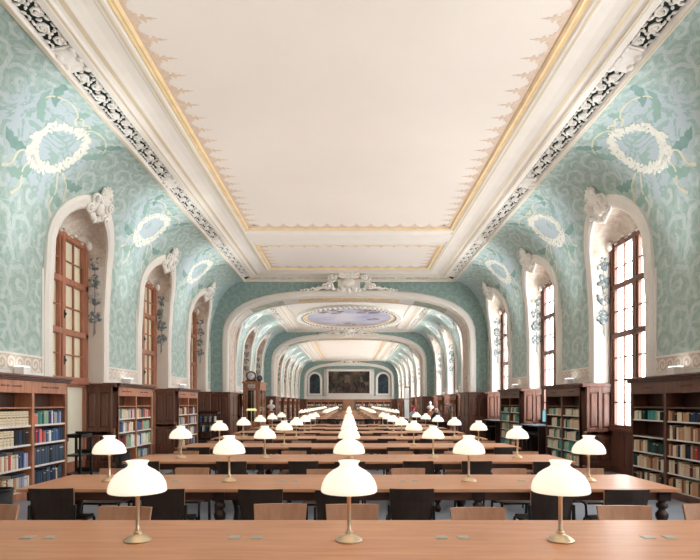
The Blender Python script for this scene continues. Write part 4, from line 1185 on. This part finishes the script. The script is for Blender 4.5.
# ------------------------------------------------------------------ busts
def bust(x,y,z0,sc,lab,labp):
    p=thing('pedestal',labp,'pedestal',(x,y,0))
    m=MB(); m.box(-.2,.2,-.2,.2,0,.1); m.box(-.15,.15,-.15,.15,.1,z0-.08); m.box(-.19,.19,-.19,.19,z0-.08,z0); m.build('pedestal_body',M['wood_case'],p,bevel=.012)
    b=thing('bust',lab,'bust',(x,y,z0))
    m=MB()
    m.lathe([(.11,0),(.12,.03),(.08,.06),(.07,.10),(.09,.13)],n=16)
    m.blob((0,0,.27),(.27,.14,.16),None,16,10); m.blob((0,-.03,.22),(.17,.13,.15),None,14,8)
    m.lathe([(.10,.32),(.075,.40),(.07,.47)],n=14)
    m.blob((0,-.01,.58),(.095,.12,.135),None,16,12); m.blob((0,-.13,.565),(.018,.03,.03),None,8,6)
    m.blob((0,-.10,.50),(.05,.05,.055),None,10,6)
    for s in (-1,1): m.blob((s*.095,0,.57),(.014,.025,.035),None,8,6); m.blob((s*.04,-.105,.605),(.03,.02,.013),None,8,5)
    m.blob((0,.03,.64),(.105,.115,.09),None,12,8)
    o=m.build('bust_figure',M['marble'],b); o.scale=(sc,sc,sc)
    r=o.modifiers.new('fuse','REMESH'); r.mode='VOXEL'; r.voxel_size=.014; r.use_smooth_shade=True
bust(-5.10,34.7,1.12,1.0,'white marble bust on the left, beyond the wooden booth','square wooden pedestal carrying the left white bust')
bust(5.32,34.7,1.10,.86,'white marble bust on the right against dark panelling','square wooden pedestal carrying the right white bust')

# ------------------------------------------------------------------ trolleys, bins
def trolley(x,y,rz,w,d,h,lab,nsh,group):
    t=thing('book_trolley',lab,'trolley',(x,y,0),rz,group)
    m=MB()
    for sx in (-1,1):
        for sy in (-1,1): m.box(sx*w/2,sx*(w/2-.045),sy*d/2,sy*(d/2-.045),.09,h)
        m.box(sx*w/2,sx*(w/2-.045),-d/2,d/2,h-.05,h)
    m.box(-w/2,w/2,d/2-.03,d/2,h-.05,h); m.box(-w/2,w/2,-d/2,-d/2+.03,h-.05,h)
    for k in range(nsh):
        z=.18+k*(h-.22)/(nsh-1) if nsh>1 else .2
        m.box(-w/2,w/2,-d/2,d/2,z-.03,z); 
        m.box(-w/2,w/2,d/2-.02,d/2,z,z+.08)
    m.build('rack_frame',M['black'],t,bevel=.004)
    for sx in (-1,1):
        for sy in (-1,1):
            m=MB(); m.lathe([(.045,-.012),(.045,.012)],(sx*(w/2-.03),sy*(d/2-.03),.045),12,M=Matrix.Rotation(pi/2,3,'Y')); m.build('caster',M['screen_off'],t)
    return t
trolley(-5.62,11.0,0,.36,.5,.98,'black open book trolley beside the left edge bookcase under the window',3,'black book trolleys')
trolley(-5.42,20.45,0,.8,.4,1.28,'black trolley loaded with books in the farthest left window niche',4,'black book trolleys')
for i,(x,y,z,w,col,lab) in enumerate(((-5.70,11.06,.56,.05,'tan','tan book lying in the empty black trolley, left of its fellow'),(-5.56,11.06,.56,.05,'cream','cream book standing on the black trolley middle shelf'))):
    pass
def standbook(x,y,z,w,h,d,col,lab,grp):
    o=bpy.data.objects.new('book',book_mesh(col,0)); C.objects.link(o); o.scale=(d,w,h); o.rotation_euler=(0,0,pi/2); o.location=(x,y,z)
    tag(o,lab,'book',grp)
rg=random.Random(9); cl=['slate','cream','navy','white','blue','black','grey']
zz=[.18+k*(1.28-.22)/3 for k in range(4)]
for k in range(1,3):
    for q in range(7):
        standbook(-5.72+q*.09+.06,20.28,zz[k],.05,.22,.2,cl[(q+k*2)%7],'%s book, %s from the left on the %s shelf of the loaded black trolley'%(CNAME[cl[(q+k*2)%7]],ORD[q],('middle','upper')[k-1]),'books on the loaded trolley')
def bin_(x,y,h,r,lab):
    t=thing('waste_bin',lab,'bin',(x,y,0),0)
    m=MB(); m.lathe([(r*.82,0),(r,h),(r*.96,h),(r*.78,.02)],n=20,cap=False); m.lathe([(0,.02),(r*.78,.02)],n=20,cap=False); m.build('bin_body',M['screen_off'],t,recalc=False)
    m=MB(); m.tube([(r*cos(2*pi*k/20),r*sin(2*pi*k/20),h) for k in range(21)],.012,6); m.build('rim',M['black'],t)
bin_(-5.15,12.05,.48,.17,'black round waste bin below the dark pier panel on the left')
bin_(-4.86,7.35,.42,.18,'dark bin at the left edge in front of the cream volumes')

# ------------------------------------------------------------------ computer desks on the right
def cdesk(yc,nm_,first_):
    t=thing('computer_desk','dark standing desk with pale top in the right window niche, '+nm_,'desk',(5.75,yc,0),0,'computer desks in the window niches')
    m=MB(); m.box(-.38,.34,-.75,.75,.93,.965); m.build('desktop',M['greybook'],t,bevel=.008)
    m=MB(); m.box(-.30,.34,-.72,-.66,0,.93); m.box(-.30,.34,.66,.72,0,.93); m.box(.28,.34,-.7,.7,.3,.93); m.build('desk_frame',M['table_leg'],t,bevel=.006)
    m=MB(); m.box(-.42,.2,-.70,.70,.70,.73); m.build('keyboard_shelf',M['table_leg'],t,bevel=.005)
    s=thing('monitor','flat monitor with lit cyan screen on the niche desk, '+nm_,'monitor',(6.0,yc-.25,.965),0,'monitors in the window niches')
    a=-.5
    ms=MB(); ms.box(-.27,.27,-.02,.02,.08,.46); o=ms.build('bezel',M['screen_off'],s,bevel=.008); o.rotation_euler=(0,0,a)
    ms=MB(); ms.box(-.25,.25,-.024,-.021,.10,.44); o=ms.build('screen',M['screen'],s); o.rotation_euler=(0,0,a)
    ms=MB(); ms.lathe([(.12,0),(.12,.012),(.02,.02),(.02,.2)],n=14); ms.build('monitor_stand',M['screen_off'],s)
    st=thing('stool','low black stool pulled up to the niche desk, '+nm_,'stool',(5.2,yc-.15,0),0,'stools at the computer desks')
    ms=MB(); ms.box(-.19,.19,-.19,.19,.56,.61); ms.build('seat',M['black'],st,bevel=.02)
    for sx in (-1,1):
        for sy in (-1,1): ms=MB(); ms.hexa([(sx*.2-.015,sy*.2-.015,0),(sx*.2+.015,sy*.2-.015,0),(sx*.2+.015,sy*.2+.015,0),(sx*.2-.015,sy*.2+.015,0)],[(sx*.16-.015,sy*.16-.015,.57),(sx*.16+.015,sy*.16-.015,.57),(sx*.16+.015,sy*.16+.015,.57),(sx*.16-.015,sy*.16+.015,.57)]); ms.build('leg',M['black'],st)
    ms=MB(); ms.tube([(.18,-.18,.2),(.18,.18,.2),(-.18,.18,.2),(-.18,-.18,.2),(.18,-.18,.2)],.01,6); ms.build('foot_rail',M['black'],st)
cdesk(15.95,'before the second visible window',True); cdesk(20.42,'before the third visible window',False)

# ------------------------------------------------------------------ torchiere, glazed panel, crossing desks
t=thing('floor_lamp','thin dark floor lamp with pale upturned bowl before the right pier','lamp',(4.55,24.3,0))
m=MB(); m.lathe([(.14,0),(.14,.025),(.03,.04)],n=18); m.build('base',M['black'],t)
m=MB(); m.lathe([(.022,.03),(.022,1.46)],n=10); m.build('pole',M['black'],t)
m=MB(); m.lathe([(.03,1.45),(.10,1.48),(.18,1.55),(.19,1.585),(.17,1.57),(.08,1.50),(.0,1.48)],n=22,cap=False); m.build('lamp_shade',M['white'],t,recalc=False)
t=thing('glazed_screen','tall narrow white panel in a thin dark frame, right aisle of far hall','screen',(4.42,40.5,0))
m=MB(); m.box(-.22,-.19,-.03,.03,0,2.80); m.box(.19,.22,-.03,.03,0,2.80); m.box(-.24,.24,-.04,.04,2.80,2.86); m.box(-.22,.22,-.03,.03,0,.08); m.box(-.3,.3,-.2,.2,0,.04); m.box(-.22,.22,-.03,.03,1.9,1.94); m.build('screen_frame',M['wood_back'],t,bevel=.004)
m=MB(); m.box(-.19,.19,-.008,.008,.08,2.80); m.build('white_panel',M['white'],t)
def simpledesk(x,y,w,d,lab):
    t=thing('service_desk',lab,'desk',(x,y,0),0,'dark desks in the crossing')
    m=MB(); m.box(-w/2,w/2,-d/2,d/2,.72,.76); m.build('desktop',M['table_dark'],t,bevel=.008)
    m=MB(); m.box(-w/2+.03,w/2-.03,-d/2+.04,-d/2+.07,.1,.72); m.build('modesty_panel',M['table_leg'],t)
    for sx in (-1,1):
        m=MB(); m.box(sx*(w/2-.03),sx*(w/2-.07),-d/2+.04,d/2-.04,0,.72); m.build('end_panel',M['table_leg'],t,bevel=.005)
simpledesk(3.5,25.3,2.3,.75,'dark desk in the right crossing, before the white haired person')
simpledesk(-2.6,25.6,2.2,.75,'dark desk in the crossing, right of the wooden booth')
simpledesk(4.35,32.5,1.0,.7,'small dark desk before the person in red')

# ------------------------------------------------------------------ people (tiny, seated)
def person(x,y,rz,lab,top,headm,hood):
    t=thing('person',lab,'person',(x,y,0),rz)       # faces -y, seat at .45
    J={'pel':(0,.02,.55),'wa':(0,.03,.72),'ch':(0,.01,.95),'nk':(0,-.01,1.10),'hd':(0,-.03,1.20),'ht':(0,-.02,1.30)}
    V=[];Rr=[];E=[]
    def v(p,r): V.append(p); Rr.append(r); return len(V)-1
    pel=v(J['pel'],.15); wa=v(J['wa'],.14); ch=v(J['ch'],.16); nk=v(J['nk'],.055); hd=v(J['hd'],.085); ht=v(J['ht'],.075)
    E+=[(pel,wa),(wa,ch),(ch,nk),(nk,hd),(hd,ht)]
    for s in (-1,1):
        a=v((s*.19,.01,1.0),.06); b=v((s*.25,-.06,.78),.045); c=v((s*.16,-.30,.80),.034); d=v((s*.12,-.38,.80),.03); E+=[(ch,a),(a,b),(b,c),(c,d)]
        h=v((s*.1,-.05,.52),.085); k=v((s*.12,-.42,.50),.062); an=v((s*.12,-.40,.08),.042); ft=v((s*.13,-.54,.045),.035); E+=[(pel,h),(h,k),(k,an),(an,ft)]
    me=bpy.data.meshes.new('body'); me.from_pydata(V,E,[]); 
    me.materials.append(top)
    o=bpy.data.objects.new('body',me); C.objects.link(o); o.parent=t
    sk=o.modifiers.new('skin','SKIN'); 
    for i,sv in enumerate(me.skin_vertices[0].data): sv.radius=(Rr[i],Rr[i]*(.75 if i in(1,2) else 1)); sv.use_root=(i==0)
    sk.use_smooth_shade=True; sb=o.modifiers.new('sub','SUBSURF'); sb.levels=2; sb.render_levels=2
    m=MB(); m.blob((0,-.04,1.235),(.075,.093,.112),None,16,12); m.blob((0,-.135,1.225),(.014,.022,.022),None,8,6); m.blob((0,-.118,1.185),(.026,.012,.008),None,8,5)
    for s in (-1,1): m.blob((s*.075,-.03,1.235),(.012,.02,.03),None,8,6); m.blob((s*.03,-.118,1.25),(.012,.01,.008),None,8,5)
    m.build('face',M['skin'],t)
    m=MB(); m.blob((0,-.01,1.275),(.09,.10,.095),None,16,10)
    if hood: m.blob((0,.02,1.20),(.125,.11,.15),None,14,8); m.blob((0,.0,1.29),(.115,.12,.11),None,14,8)
    m.build('hood' if hood else 'hair',headm,t)
    m=MB()
    for s in (-1,1):
        m.blob((s*.115,-.42,.80),(.03,.045,.018),None,10,6)
        for q in range(4): m.tube([(s*(.095+.014*q),-.45,.80),(s*(.092+.014*q),-.49+.004*abs(q-1.5),.793),(s*(.09+.014*q),-.51+.006*abs(q-1.5),.782)],.0075,5)
        m.tube([(s*.09,-.42,.80),(s*.07,-.45,.796),(s*.066,-.47,.79)],.009,5)
    m.build('hands',M['skin'],t)
    return t

person(4.25,24.05+1.75,0,'seated person with white hair and dark teal top at a dark desk, right aisle',M['teal'],M['hairwhite'],False)
dup(CH0,(4.25,25.85,0),pi,'low wooden chair under the white haired person','low wooden chairs at the reading tables')
person(4.05,33.3,0,'seated person with red hood and pale blue top, far right by the bust',M['paleblue'],M['red'],True)
dup(CH0,(4.05,33.35,0),pi,'low wooden chair under the person in the red hood','low wooden chairs at the reading tables')

# ------------------------------------------------------------------ camera
cd=bpy.data.cameras.new('camera'); cam=bpy.data.objects.new('camera',cd); C.objects.link(cam); SC.camera=cam
cam.location=(0,0,EYE); cam.rotation_euler=(pi/2,0,0)
F=530/700
cd.sensor_fit='HORIZONTAL'; cd.sensor_width=36; cd.lens=36*F
cd.shift_x=(350-349)/700; cd.shift_y=(403-280)/700
cd.clip_start=.05; cd.clip_end=300

# ------------------------------------------------------------------ light
w=bpy.data.worlds.new('overcast sky'); SC.world=w; w.use_nodes=True
bg=w.node_tree.nodes['Background']; bg.inputs[0].default_value=(1.0,.985,.97,1); bg.inputs[1].default_value=SKY
def portal(x,y,z,sx,sy):
    l=bpy.data.lights.new('window_portal','AREA'); l.shape='RECTANGLE'; l.size=sx; l.size_y=sy; l.cycles.is_portal=True
    o=bpy.data.objects.new('window_portal',l); C.objects.link(o); o.location=(x,y,z); o.rotation_euler=(0,pi/2,0)   # -Z -> -X
for key,sec in SECT.items():
    for yc in sec['niches']: portal(XWIN+.3,yc,3.17,4.5,2.3)
for x,y in UP:
    l=bpy.data.lights.new('uplight','SPOT'); l.energy=UPW*(.9 if y>23 else 1); l.spot_size=R(42); l.spot_blend=1; l.shadow_soft_size=.08; l.color=(.96,.98,1)
    o=bpy.data.objects.new('uplight_lamp',l); C.objects.link(o); s=-1 if x<0 else 1
    o.location=(x-s*.25,y,2.34); d=Vector((-s*.09,0,1)); o.rotation_euler=d.to_track_quat('-Z','Y').to_euler()

for x,y in UP:
    l=bpy.data.lights.new('ceiling_fill','SPOT'); l.energy=FILLW*(1.5 if y>23 else 1); l.spot_size=R(95); l.spot_blend=.8; l.shadow_soft_size=.1; l.color=(1,.95,.88)  # extra fill spots, added to brighten the ceiling
    o=bpy.data.objects.new('ceiling_fill_lamp',l); C.objects.link(o); s=-1 if x<0 else 1
    o.location=(x-s*.25,y,2.34); d=Vector((-s*1.0,0,.95)); o.rotation_euler=d.to_track_quat('-Z','Y').to_euler()
SC.view_settings.view_transform='Standard'; SC.view_settings.look='None'; SC.view_settings.gamma=1; SC.view_settings.use_curve_mapping=False
SC.view_settings.exposure=EXPO
cy=SC.cycles
cy.max_bounces=10; cy.diffuse_bounces=6; cy.glossy_bounces=3; cy.transparent_max_bounces=12; cy.sample_clamp_indirect=6
cy.caustics_reflective=False; cy.caustics_refractive=False; cy.use_denoising=True; cy.use_light_tree=True
